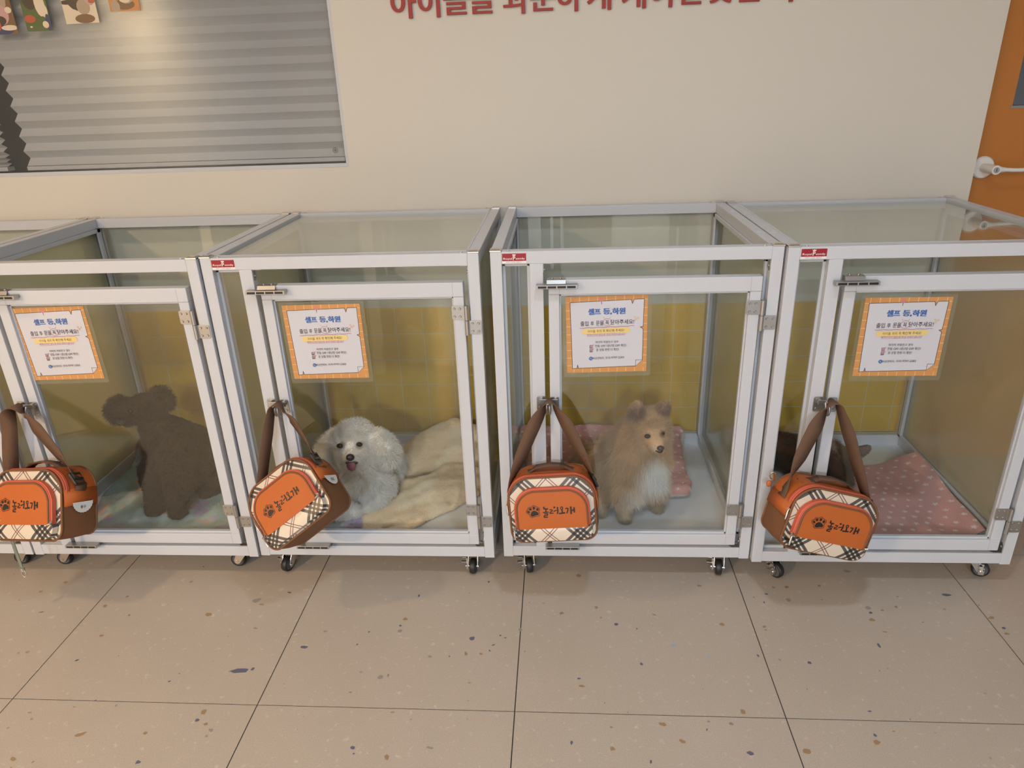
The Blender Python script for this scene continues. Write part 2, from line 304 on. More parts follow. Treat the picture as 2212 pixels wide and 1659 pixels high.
# photographs taped to the window
def blobs(mb, x0, x1, z0, z1, items):
    """items: (u, v, ru, rv, mat) ellipses clipped to the print"""
    lvl = 0
    for u, v, ru, rv, mi in items:
        lvl += 1; pts = []
        for k in range(14):
            a = 2*math.pi*k/14; pu = min(max(u+ru*math.cos(a), 0), 1); pv = min(max(v+rv*math.sin(a), 0), 1)
            pts.append((lerp(x0, x1, pu), -.0004-.00006*lvl, lerp(z0, z1, pv)))
        mb.poly(pts, mi)
PM = [mat('print_'+n, c, .35) for n, c in (('sand', (.42, .33, .24)), ('green', (.09, .13, .04)), ('dark_brown', (.07, .05, .035)), ('pink', (.55, .33, .33)), ('cream', (.72, .62, .48)), ('orange', (.58, .25, .08)), ('red', (.45, .10, .05)), ('blue', (.05, .06, .14)), ('warm_brown', (.20, .11, .05)))]
photos = [(-1.525, -1.4342, 1.5035, 1.63, 8, [(.4, .1, .5, .12, 7), (.5, .75, .35, .3, 0), (.55, .42, .28, .22, 3), (.5, .30, .2, .1, 2), (.75, .14, .3, .06, 4), (.35, .2, .12, .12, 6), (.85, .52, .12, .07, 4)], 'photo print of a dog among pink toys, leftmost on the window'),
 (-1.4028, -1.3205, 1.5085, 1.63, 1, [(.35, .78, .3, .3, 2), (.72, .62, .2, .3, 4), (.85, .45, .12, .16, 4), (.22, .28, .22, .09, 6), (.9, .18, .1, .2, 7), (.78, .14, .12, .08, 4), (.2, .1, .05, .02, 4)], 'green photo print with spotted cream dress, second from the left'),
 (-1.2722, -1.1665, 1.524, 1.63, 4, [(.2, .55, .3, .06, 2), (.5, .62, .35, .3, 2), (.55, .85, .25, .2, 4), (.62, .42, .2, .2, 0), (.6, .12, .3, .12, 8), (.85, .7, .18, .25, 3), (.9, .55, .1, .05, 6), (.15, .16, .16, .14, 4)], 'cream photo print of a dog with a strap, third from the left'),
 (-1.1245, -1.0290, 1.552, 1.64, 5, [(.5, .2, .35, .16, 8), (.6, .5, .28, .28, 0), (.2, .15, .15, .2, 0), (.55, .35, .18, .1, 4)], 'orange photo print hung highest, rightmost on the window')]
for x0, x1, z0, z1, bm_, items, lb in photos:
    mb = MB(); mb.box(x0, x1, -.0004, 0, z0, z1, bm_); blobs(mb, x0, x1, z0, z1, items)
    tag(mb.build('photo_print', PM, loc=(0, WY+.0015, 0)), lb, 'photo', 'photo prints taped to the window')
# raised red letters on the wall
M_red = mat('red_acrylic_letter', (.36, .036, .024), .5)
root = tag(empty('wall_lettering', (-.24, WY, 1.5)), 'raised red letters in a line along the top of the cream wall', 'lettering')
LW, PIT = .0775, .0835
LET = list(zip('아이들을과분하게케어할맞춤시', [-.224, -.148, -.068, .008, .109, .187, .264, .350, .450, .527, .613, .698, .778, .866]))
for ch, x in LET:
    vs, fs = raised_text(ch, .086, .008, .006)
    xa = min(v[0] for v in vs); xb = max(v[0] for v in vs); za = min(v[1] for v in vs)
    if ch in '들을분할맞춤': za -= .0045
    mb = MB()
    for q_, e in enumerate((-.0015, 0, .0015)):
        mb.add([(x+v[0]-(xa+xb)/2+e, -.0035-v[2]-q_*.0002, 1.4975+v[1]-za) for v in vs], [f_[::-1] for f_ in fs])
    mb.build('letter', M_red, root, loc=(.24, 0, -1.5))
# sliding door at the right
door = slab('door_1', [(1.46, 1.591, .72, .755, 0, 2.08), (1.93, 2.5, .72, .755, 0, 2.08), (1.591, 1.93, .72, .755, 0, 1.197), (1.591, 1.93, .72, .755, 1.95, 2.08)], M_orange_door)
MB().box(1.591, 1.93, .735, .741, 1.197, 1.95).build('door_glass', M_win, door)
mb = MB(); mb.box(1.586, 1.935, .718, .732, 1.189, 1.197); mb.box(1.93, 1.935, .718, .732, 1.197, 1.955); mb.box(1.586, 1.935, .718, .732, 1.95, 1.957); mb.build('glazing_bead', mat('grey_trim', (.25, .25, .26), .4), door)
M_wpaint = mat('white_enamel', (.78, .76, .73), .28)
mb = MB(); hx, hz = 1.5400, 1.0207
mb.cyl((hx, .722, hz), (hx, .712, hz), .0335, 32); mb.cyl((hx, .712, hz), (hx, .708, hz), .0335, 32, 0, .030)
rose = mb.build('handle_rose', M_wpaint, door)
mb = MB(); mb.cyl((hx, .71, hz), (hx, .652, hz), .013, 20)
path = smooth_path([(hx-.002, .652, hz), (hx+.03, .648, hz-.001), (hx+.07, .648, hz-.003), (hx+.14, .652, hz-.002)], 6)
mb.tube(path, [.0135-.0075*min(1, i/7) for i in range(len(path))], 12); mb.cyl((hx, .655, hz), (hx, .637, hz), .0135, 20)
lv = mb.build('lever', M_wpaint, rose)
mb = MB(); mb.cyl((hx, .6375, hz), (hx, .6358, hz), .0085, 20); mb.box(hx-.0008, hx+.0008, .6350, .6360, hz-.005, hz+.005, 1)
mb.build('keyhole', [M_steel, M_black], lv)
# ceiling lamp fixtures
M_glow = []
for i, (x, y, rad, e, c) in enumerate(LAMPS):
    m = bpy.data.materials.new('lamp_glow'); m.use_nodes = True; b_ = m.node_tree.nodes['Principled BSDF']
    b_.inputs['Emission Color'].default_value = (*c, 1); b_.inputs['Emission Strength'].default_value = 6; b_.inputs['Base Color'].default_value = (.8,.8,.8,1)
    mb = MB(); mb.tube([(x+(rad+.012)*math.cos(a), y+(rad+.012)*math.sin(a), ROOM_H-.006) for a in [k*math.pi/16 for k in range(32)]], .008, 8, 0, True)
    r_ = mb.build('ceiling_downlight', M_white); tag(r_, ['round warm ceiling light behind the photographer on the window side', 'round cool ceiling light far behind the right cages', 'round ceiling light far behind the middle of the room', 'round cool ceiling light just in front of the pomeranian\'s cage', 'round warm ceiling light just in front of the poodle\'s cage', 'round warm ceiling light out from the orange door'][i], 'ceiling light')
    mb = MB(); mb.cyl((x, y, ROOM_H-.004), (x, y, ROOM_H-.001), rad, 32); mb.build('diffuser', m, r_)
# ---------------- the dog cages ----------------
CW, CD, CH, CB = .680, .661, .945, .077
M_redlab = mat('label_red', (.32, .008, .02), .35); M_print = mat('label_white', (.82, .80, .80), .4)
M_slot = mat('black_slot', (.012, .012, .014), .4)
M_tray = mat('white_tray', (.72, .75, .79), .35)
M_copper = mat('polished_cap', (.62, .50, .40), .16, 1)
def box_part(name, boxes, m, parent, bevel=.0012, loc=(0,0,0)):
    mb = MB()
    for b in boxes: mb.box(*b)
    return mb.build(name, m, parent, loc, bevel)
def rounded_plate(mb, x0, x1, z0, z1, y0, y1, r=.004, mi=0): mb.prism(rrect(x0, x1, z0, z1, r, r, 4), y0, y1, mi)
def make_cage():
    c = empty('dog_cage'); P = .027
    bx = []
    for x in (0, CW-P):
        for y in (0, CD-P): bx.append((x, x+P, y, y+P, CB-.003, CH))
    bx += [(P, CW-P, 0, P, .915, CH), (P, CW-P, CD-P, CD, .915, CH), (0, P, P, CD-P, .915, CH), (CW-P, CW, P, CD-P, .915, CH)]
    bx += [(P, CW-P, 0, P, CB, .109), (P, CW-P, CD-P, CD, CB, .137), (.0, P, P, CD-P, CB, .137), (CW-P, CW, P, CD-P, CB, .137)]
    bx += [(.093, .125, 0, P, .109, .915)]
    box_part('frame', bx, M_white, c)
    # thin inner beads that hold the panels
    for x in (P, CW-P-.006):
        box_part('panel_bead', [(x, x+.006, P, CD-P, .137, .145), (x, x+.006, P, CD-P, .903, .915), (x, x+.006, P, P+.012, .137, .915), (x, x+.006, CD-P-.016, CD-P, .137, .915)], M_white, c, .0006)
    box_part('panel_bead', [(P, .093, P-.010, P-.003, .109, .118), (P, .034, P-.010, P-.003, .109, .915), (.086, .093, P-.010, P-.003, .109, .915), (P, .093, P-.010, P-.003, .906, .915)], M_white, c, .0006)
    MB().box(P-.02, CW-P+.02, P-.01, CD-P+.01, .098, .101).build('base_tray', M_tray, c)
    MB().box(P/2-.002, P/2+.002, P, CD-P, .137, .915).build('side_panel', M_side, c)
    MB().box(CW-P/2-.002, CW-P/2+.002, P, CD-P, .137, .915).build('side_panel', M_side, c)
    MB().box(P, CW-P, CD-.016, CD-.012, .137, .915).build('back_panel', M_back, c)
    MB().box(P, .093, .016, .020, .109, .915).build('narrow_front_pane', M_pane, c)
    for x in (-.001, CW-P+.001-.0):
        for y in (-.001, CD-P+.001):
            mb = MB(); X = x; Y = y; h = CH
            a = [(X, Y, h), (X+P, Y, h), (X+P, Y+P, h), (X, Y+P, h)]; e = .003
            lo = [(p[0], p[1], h+.003) for p in a]; hi = [(X+e*1.6, Y+e*2, h+.0058), (X+P-e*1.6, Y+e*2, h+.0058), (X+P-e*1.6, Y+P-e*2, h+.0058), (X+e*1.6, Y+P-e*2, h+.0058)]
            mb.add(a+lo+hi, [(3,2,1,0), (0,1,5,4), (1,2,6,5), (2,3,7,6), (3,0,4,7), (4,5,9,8), (5,6,10,9), (6,7,11,10), (7,4,8,11), (8,9,10,11)])
            s = 1 if x < .1 else -1; sx = X+P/2+s*.030; sy = Y+P/2-(0 if y > .1 else .002)
            mb.cyl((sx, sy, h-.0005), (sx, sy, h+.0018), .0042, 12)
            mb.build('corner_cap', M_chrome, c, bevel=.0005)
    # rivets along the side rails
    for x in (P/2, CW-P/2):
        for y in (.17, .48): mb = MB(); mb.cyl((x, y, CH-.0005), (x, y, CH+.0010), .0058, 14, 0, .004); mb.build('rail_plug', M_white, c)
    # inside corner brackets at the door opening
    for x, s, z, q in ((.1255, 1, .914, -1), (CW-P-.0008, -1, .914, -1), (CW-P-.0008, -1, .1095, 1)):
        mb = MB(); mb.add([(x, .004, z), (x, .018, z), (x, .018, z+q*.022), (x, .014, z+q*.028), (x, .008, z+q*.028), (x, .004, z+q*.022)], [(0,1,2,3,4,5)])
        mb.add([(x, .004, z), (x, .018, z), (x+s*.020, .018, z), (x+s*.026, .011, z), (x+s*.020, .004, z)], [(0,1,2,3,4)])
        mb.cyl((x+s*.001, .011, z+q*.016), (x+s*.0025, .011, z+q*.016), .0035, 10)
        mb.build('corner_bracket', M_steel, c, solid=.0012)
    # brand label
    mb = MB(); x0, x1, zt, zb, zr = .0285, .0855, .9405, .9140+.0035, .9225
    mb.box(x0, x1, -.0004, 0, zb, zt, 1); mb.add([(x0, -.0005, zr), (x1, -.0005, zr), (x1, -.0005, zt), (x0, -.0005, zt)], [(0,1,2,3)], 0)
    fit_text(mb, 'Royal', x0+.003, x0+.0235, .9276, -.0008, 1, .0058, .01); fit_text(mb, 'etmily', x0+.0325, x1-.003, .9276, -.0008, 1, .0058, .01); fit_text(mb, 'P', x0+.0255, x0+.0315, .9295, -.0008, 1, .0095, .02)
    fit_text(mb, 'PET LIFE BEST', x0+.010, x1-.010, .9199, -.0008, 2, .0024)
    cx = x0+.0285; mb.poly([(cx-.0032, -.0009, .9352), (cx+.0032, -.0009, .9352), (cx+.0045, -.0009, .9392), (cx+.0019, -.0009, .9374), (cx, -.0009, .9396), (cx-.0019, -.0009, .9374), (cx-.0045, -.0009, .9392)], 1)
    mb.build('brand_label', [M_redlab, M_print, mat('label_grey_red', (.45, .25, .25), .5)], c)
    # door
    dx0, dx1, dz0, dz1, st = .137, .6385, .119, .8745, .026
    d = box_part('door', [(dx0, dx1, 0, .026, .8385, dz1), (dx0, dx1, 0, .026, dz0, .152), (dx0, dx0+st, 0, .026, .152, .8385), (dx1-st, dx1, 0, .026, .152, .8385)], M_white, c, .0015)
    M_j = mat('joint_line_grey', (.35, .35, .36), .6)
    box_part('frame_joint', [(dx0+st-.0003, dx0+st+.0003, -.0002, .001, .8382, dz1-.001), (dx0+.001, dx0+st, -.0002, .001, .8382, .8388)], M_j, d, 0)
    box_part('frame_joint', [(dx1-st-.0003, dx1-st+.0003, -.0002, .001, .8382, dz1-.001), (dx1-st, dx1-.001, -.0002, .001, .8382, .8388)], M_j, d, 0)
    box_part('frame_joint', [(dx1-st-.0003, dx1-st+.0003, -.0002, .001, dz0+.001, .151)], M_j, d, 0)
    box_part('glazing_bead', [(dx0+st, dx0+st+.004, .008, .018, .152, .8385), (dx1-st-.004, dx1-st, .008, .018, .152, .8385), (dx0+st, dx1-st, .008, .018, .152, .157), (dx0+st, dx1-st, .008, .018, .8335, .8385)], M_white, d, .0005)
    MB().box(dx0+st, dx1-st, .011, .015, .152, .8385).build('door_pane', M_pane, d)
    # hinges
    for zc in (.7805, .2145):
        mb = MB(); rounded_plate(mb, .6075, .6385, zc+.0015, zc+.0365, -.0018, 0); rounded_plate(mb, .6480, .6785, zc-.0365, zc-.0015, -.0018, 0)
        mb.box(.6345, .643, -.0035, -.0015, zc+.0015, zc+.036); mb.box(.643, .650, -.0035, -.0015, zc-.036, zc-.0015)
        mb.cyl((.6435, -.004, zc+.0005), (.6435, -.004, zc+.0375), .0053, 16); mb.cyl((.6435, -.004, zc-.0375), (.6435, -.004, zc-.0005), .0053, 16)
        for xx in (.6140, .6275):
            for dz in (.009, .029): mb.cyl((xx, -.0015, zc+dz), (xx, -.0042, zc+dz), .0035, 12, 0, .0022)
        for xx in (.6570, .6715):
            for dz in (-.009, -.029): mb.cyl((xx, -.0015, zc+dz), (xx, -.0042, zc+dz), .0035, 12, 0, .0022)
        mb.build('hinge', M_steel, c, bevel=.0004)
    # magnetic catches with four dark slots
    for zc, up in ((.8625, 1), (.1175, -1)):
        xa, xb = (.108, .206) if up > 0 else (.119, .213); y0, y1 = -.021, -.0015
        mb = MB(); mb.prism([(xa, zc-.0045), (xb, zc-.0045), (xb, zc+.0045), (xa, zc+.0045)], y0, y1)
        zt = .8765 if up > 0 else .1165
        if up > 0: mb.add([(x, y, z) for y, z in ((y1-.006, zc+.0045), (-.0015, .8755), (.016, .8762)) for x in (.133, .178)], [(0,1,3,2), (2,3,5,4)], 0); mb.cyl((.146, .008, .876), (.146, .008, .8785), .0035, 12); mb.cyl((.166, .008, .876), (.166, .008, .8785), .0035, 12)
        L_ = (xb-xa-.006)/4
        for k in range(4): mb.box(xa+.003+k*L_+.0012, xa+.003+(k+1)*L_-.0012, y0-.0005, y0+.001, zc-.0028, zc+.0028, 1)
        mb.build('magnetic_catch', [M_steel, M_slot], c, bevel=.0008, solid=0)
    # swing hook latch where the bags hang
    mb = MB(); rounded_plate(mb, .103, .1255, .533, .573, -.0022, 0, .005); rounded_plate(mb, .1375, .160, .531, .571, -.0022, 0, .005)
    for xx, zz in ((.1105, .566), (.1105, .541), (.1535, .562), (.1535, .540)): mb.cyl((xx, -.002, zz), (xx, -.0052, zz), .0036, 12, 0, .0024)
    mb.box(.110, .157, -.0150, -.0125, .556, .569); mb.box(.112, .118, -.0140, -.001, .556, .569); mb.box(.148, .154, -.0140, -.001, .556, .569)
    mb.cyl((.131, -.012, .564), (.131, -.034, .566), .0035, 10); mb.tube(smooth_path([(.128, -.012, .562), (.128, -.020, .552), (.127, -.018, .536), (.127, -.011, .528)], 4), .0032, 8); mb.tube(smooth_path([(.136, -.012, .562), (.136, -.022, .550), (.1365, -.020, .534), (.1365, -.012, .527)], 4), .0032, 8)
    mb.build('hook_latch', M_steel, c, bevel=.0005)
    # casters: each hangs from its own swivel point
    for x, y in ((.066, .058), (.614, .058), (.066, CD-.058), (.614, CD-.058)):
        mb = MB(); mb.box(-.019, .019, -.016, .016, .0735, CB); mb.cyl((0,0,.066), (0,0,.0735), .0165, 20)
        for s in (-1, 1): mb.prism([(-.014, .062), (-.010, .068), (.012, .068), (.030, .040), (.036, .026), (.034, .016), (.027, .013), (.019, .017)], s*.0135-.001, s*.0135+.001)
        mb.box(-.013, .013, -.0135, .0135, .066, .0680); mb.cyl((.028, -.0165, .0225), (.028, .0165, .0225), .0045, 12)
        f = mb.build('caster', M_chrome, c, loc=(x, y, 0), bevel=.0004)
        mb = MB(); ring = [(.017, .0085), (.0205, .0085), (.0225, .0055), (.0225, -.0055), (.0205, -.0085), (.017, -.0085)]
        vs = []; n = 28
        for k in range(n):
            a = 2*math.pi*k/n
            for r_, yy in ring: vs.append((.028+r_*math.cos(a), yy, .0225+r_*math.sin(a)))
        m_ = len(ring); mb.add(vs, [(k*m_+j, k*m_+j+1, ((k+1) % n)*m_+j+1, ((k+1) % n)*m_+j) for k in range(n) for j in range(m_-1)], 0, True)
        mb.cyl((.028, -.0080, .0225), (.028, .0080, .0225), .0172, 24, 1)
        mb.build('wheel', [M_black, mat('hub_grey', (.10, .10, .10), .5)], f)
        mb = MB(); mb.box(.020, .034, -.019, -.0146, .014, .036); mb.box(.022, .030, -.034, -.018, .0345, .0365); mb.box(.016, .024, -.032, -.018, .0465, .0485); mb.box(.018, .030, -.020, -.0150, .034, .049); mb.cyl((.028, -.018, .0225), (.028, -.022, .0225), .005, 12)
        mb.build('brake_pedal', M_chrome, f, bevel=.0005)
    return c
M_lid_bead = M_white
cage0 = make_cage()
CX = {0: -2.0115, 1: -1.3253, 2: -.6400, 3: .0665, 4: .7513}; CY = {0: -.014, 1: -.014, 2: -.007, 3: 0, 4: -.0144}
lab = {0: 'white framed open-top glass cage, cut off by the left photo edge', 1: 'white framed open-top dog cage with the dark poodle inside', 2: 'white framed dog cage with clear lid, holding the fluffy white dog', 3: 'white framed open-top dog cage holding the tan pomeranian', 4: 'white framed dog cage with clear lid beside the orange door'}
steer = {0: (185, 180, 160, 200), 1: (180, 178, 170, 185), 2: (-105, -92, 80, 95), 3: (-82, -100, 90, 100), 4: (-55, -18, 160, 30)}
cages = {}
for i in range(5):
    c = cage0 if i == 0 else copy_tree(cage0); cages[i] = c; c.location = (CX[i], CY[i], 0)
    tag(c, lab[i], 'dog cage', 'row of dog cages along the wall')
for i, c in cages.items():
    cs = [o for o in c.children if o.name.startswith('caster')]; cs.sort(key=lambda o: (o.location.y > .3, o.location.x))
    for o, a in zip(cs, steer[i]): o.rotation_euler = (0, 0, math.radians(a))
    if i in (2, 4):
        MB().box(.022, CW-.022, .022, CD-.022, .9355, .9385).build('lid_pane', M_top, c)
        box_part('lid_bead', [(.027, CW-.027, CD-.033, CD-.027, .930, .9455), (.027, .033, .027, CD-.027, .930, .9455), (CW-.033, CW-.027, .027, CD-.027, .930, .9455), (.027, CW-.027, .027, .031, .930, .9455)], M_white, c, .001)
# ---------------- notices on the doors ----------------
def make_notice():
    S = .1975; U = lambda u: u*S; V = lambda v: -v*S
    mats = [mat('notice_orange', (.60, .29, .10), .4), mat('notice_yellow', (.86, .60, .28), .4), mat('notice_paper', (.60, .61, .68), .4), mat('notice_ink', (.05, .035, .045), .5), mat('notice_blue', (.06, .15, .42), .5), mat('notice_pink', (.62, .22, .28), .5), mat('notice_pill', (.78, .60, .24), .5), mat('notice_pin', (.60, .22, .22), .4), mat('notice_cream_line', (.72, .50, .25), .5)]
    mb = MB(); L = [0]
    def yy(): L[0] += 1; return -.0012-.00004*L[0]
    def rect(u0, u1, v0, v1, mi, y=None): y = y or yy(); mb.poly([(U(u0), y, V(v1)), (U(u1), y, V(v1)), (U(u1), y, V(v0)), (U(u0), y, V(v0))], mi)
    def pl(pts, mi): y = yy(); mb.poly([(U(u), y, V(v)) for u, v in pts], mi)
    def line(pts, w_, mi):
        y = yy()
        for (a, b), (c, d) in zip(pts, pts[1:]):
            dx, dy = c-a, d-b; l = math.hypot(dx, dy) or 1; nx, ny = -dy/l*w_/2, dx/l*w_/2; ex, ey = dx/l*w_/2, dy/l*w_/2
            mb.poly([(U(p), y, V(q)) for p, q in ((a+nx-ex, b+ny-ey), (c+nx+ex, d+ny+ey), (c-nx+ex, d-ny+ey), (a-nx-ex, b-ny-ey))], mi)
    mb.box(0, U(1), -.0011, -.0007, V(1), 0, 0)
    y = yy()
    for k in range(9): u = .065+.109*k; rect(u-.004, u+.004, 0, .07, 8, y); rect(u+.02, u+.028, .945, 1, 8, y)
    for k in range(9): v = .07+.104*k; rect(0, .065, v-.004, v+.004, 8, y); rect(.955, 1, v-.02, v-.012, 8, y)
    P = [(.055, .07), (.80, .055), (.815, .105), (.835, .053), (.957, .05), (.95, .40), (.915, .41), (.95, .435), (.948, .845), (.865, .925), (.145, .940), (.135, .895), (.125, .942), (.07, .945)]
    # paper split so that every piece is convex enough
    y = yy(); tri = geometry.tessellate_polygon([[Vector((U(p), V(q), 0)) for p, q in P]])
    mb.add([(U(p), y, V(q)) for p, q in P], [tuple(t_) for t_ in tri], 2)
    line(P+P[:1], .0065, 3); pl([(.865, .925), (.948, .845), (.866, .845)], 2); line([(.865, .925), (.866, .845), (.948, .845)], .005, 3)
    pl([(.44+.027*math.cos(a), .045+.027*math.sin(a)) for a in [k*math.pi/9 for k in range(17, -1, -1)]], 7); line([(.44, .07), (.44, .10)], .006, 3)
    def T(s, u0, u1, v, h, mi, bold=0, slant=0): fit_text(mb, s, U(u0), U(u1), V(v), yy(), mi, h*S, bold, slant)
    
    for e in (-.004, 0, .004):
        T('셀프', .277+e, .426+e, .195, .082, 4, .022); T('등,', .460+e, .563+e, .197, .082, 4, .022); T('하원', .572+e, .728+e, .195, .082, 4, .022)
    T('출입', .178, .277, .345, .062, 3, .006); T('후', .302, .345, .345, .056, 3, .006); T('문을', .37, .462, .342, .062, 3, .006); T('꼭', .485, .53, .340, .056, 3, .006); T('닫아주세요!', .55, .838, .335, .062, 3, .006)
    line([(.51+.052*math.cos(a), .335+.048*math.sin(a)) for a in [k*math.pi/12 for k in range(25)]], .004, 5)
    line([(.462, .268), (.475, .28)], .004, 5); line([(.553, .268), (.54, .28)], .004, 5)
    line([(.17+.67*k/24, .402-.012*k/24+.003*math.sin(k*1.3)) for k in range(25)], .006, 5)
    y = yy(); pts = [(.225+.033*math.cos(a), .452+.033*math.sin(a)) for a in [math.pi*(.5+k/10) for k in range(11)]]+[(.76+.033*math.cos(a), .440+.033*math.sin(a)) for a in [math.pi*(1.5+k/10) for k in range(11)]]
    mb.poly([(U(u), y, V(v)) for u, v in pts[::-1]], 6)
    T('아이들', .268, .362, .448, .036, 3, .004); T('위치', .378, .436, .447, .036, 3, .004); T('꼭', .452, .482, .446, .036, 3, .004); T('확인해', .495, .595, .444, .036, 3, .004); T('주세요!', .612, .715, .442, .036, 3, .004)
    T('빠져나가지 않도록 주의 부탁드립니다!', .255, .73, .494, .030, 5, .002, .15); line([(.26, .514), (.72, .503)], .003, 5)
    T('마지막 하원친구 경우', .363, .648, .592, .032, 3, .002)
    T('전등 OFF /냉난방 OFF 확인!', .357, .745, .642, .036, 3, .002); T('문 닫힘 한번 더 확인!', .372, .652, .694, .036, 3, .002)
    for v in (.650, .702):
        line([(.292, v-.018), (.322, v-.018), (.322, v+.018), (.292, v+.018), (.292, v-.018)], .005, 3); line([(.296, v-.006), (.307, v+.008), (.336, v-.026)], .009, 5)
    pl([(.303+.024*math.cos(a), .808+.024*math.sin(a)) for a in [k*math.pi/10 for k in range(19, -1, -1)]], 4); line([(.295, .799), (.298, .812), (.311, .816)], .006, 2)
    T('비상연락처 :', .328, .478, .806, .032, 3, .002); T('010-9797-2303', .49, .718, .802, .026, 3, .002)
    for u, v in ((.845, .275), (.885, .285), (.857, .305)): pl([(u+.011*math.cos(a), v+.011*math.sin(a)) for a in [k*math.pi/4 for k in range(7, -1, -1)]], 8)
    o = mb.build('door_notice', mats)
    mb = MB(); sl = rrect(-.008, S+.010, -S-.012, .007, .006, .006, 4); mb.prism(sl, -.0006, -.0001)
    mb.build('laminate_sleeve', glass_mat('laminate_film', (.93, .93, .90), .10, (.75, .72, .62), 1.4, .05), o)
    return o
note0 = make_notice()
for i, (u, z, rot) in {1: (.1585, .8265, 1.2), 2: (.1805, .8215, 0.6), 3: (.1775, .8290, 1.0), 4: (.1915, .8205, -.3)}.items():
    n_ = note0 if i == 1 else copy_tree(note0)
    n_.location = (CX[i]+u, CY[i]+.0105, z); n_.rotation_euler = (0, math.radians(-rot), 0)
    tag(n_, {1: 'laminated notice on the cage door in front of the dark poodle', 2: 'laminated notice on the door of the white dog\'s cage', 3: 'laminated notice on the door of the pomeranian\'s cage', 4: 'laminated notice on the rightmost cage door, nearest the orange door'}[i], 'notice', 'laminated notices on the cage doors')
# ---------------- fur and soft things ----------------
def attr_mat(name, rough=.9, spec=.15, attr='furcol', bump=0):
    m = mat(name, (.5, .5, .5), rough); t = NT(m); t.b.inputs['Specular IOR Level'].default_value = spec
    t.set('Base Color', t.n('ShaderNodeAttribute', attribute_name=attr).outputs['Color'])
    if bump: t.bump(t.noise(bump, 3), .6, .003)
    return m
M_fur = attr_mat('fur_strands', .75, .25); M_skin = attr_mat('undercoat', .95, .05); M_pile = attr_mat('fleece_pile', .95, .05); M_fleece = attr_mat('fleece_cloth', .95, .05)
def blob_mesh(chains, voxel=.006, smooth=6, squash=None):
    bm = bmesh.new()
    for ch in chains:
        pts = []
        for a, b in zip(ch, ch[1:]):
            d = (Vector(b[:3])-Vector(a[:3])).length; n = max(1, int(d/(min(a[3], b[3])*.4)))
            pts += [tuple(lerp(a[k], b[k], i/n) for k in range(4)) for i in range(n)]
        pts.append(tuple(ch[-1]))
        for x, y, z, r in pts: bmesh.ops.create_icosphere(bm, subdivisions=2, radius=r, matrix=Matrix.Translation((x, y, z)))
    me = bpy.data.meshes.new('tmp'); bm.to_mesh(me); bm.free()
    o = bpy.data.objects.new('tmp', me); COL.objects.link(o)
    md = o.modifiers.new('r', 'REMESH'); md.mode = 'VOXEL'; md.voxel_size = voxel
    md = o.modifiers.new('s', 'SMOOTH'); md.iterations = smooth; md.factor = .5
    dg = bpy.context.evaluated_depsgraph_get(); out = bpy.data.meshes.new_from_object(o.evaluated_get(dg))
    bpy.data.objects.remove(o); bpy.data.meshes.remove(me)
    out.polygons.foreach_set('use_smooth', [True]*len(out.polygons)); return out
def mesh_np(me):
    v = np.empty(len(me.vertices)*3, np.float32); me.vertices.foreach_get('co', v); v = v.reshape(-1, 3)
    me.calc_loop_triangles(); t = np.empty(len(me.loop_triangles)*3, np.int32); me.loop_triangles.foreach_get('vertices', t); return v, t.reshape(-1, 3)
def paint(me, colf, floor=None):
    v, _ = mesh_np(me); a = me.color_attributes.new('furcol', 'FLOAT_COLOR', 'POINT')
    c = np.ones((len(v), 4), np.float32); c[:, :3] = colf(v); a.data.foreach_set('color', c.ravel())
def vnoise(p, s, seed=0):
    """coherent vector noise, numpy: sum of a few random sinusoids"""
    r = np.random.RandomState(seed); out = np.zeros_like(p)
    for k in range(7):
        A = r.normal(size=(3, 3))*s; ph = r.uniform(0, 6.28, 3); out += np.sin(p@A+ph)
    return out/2.6
def unit(a): return a/np.maximum(np.linalg.norm(a, axis=1, keepdims=True), 1e-9)
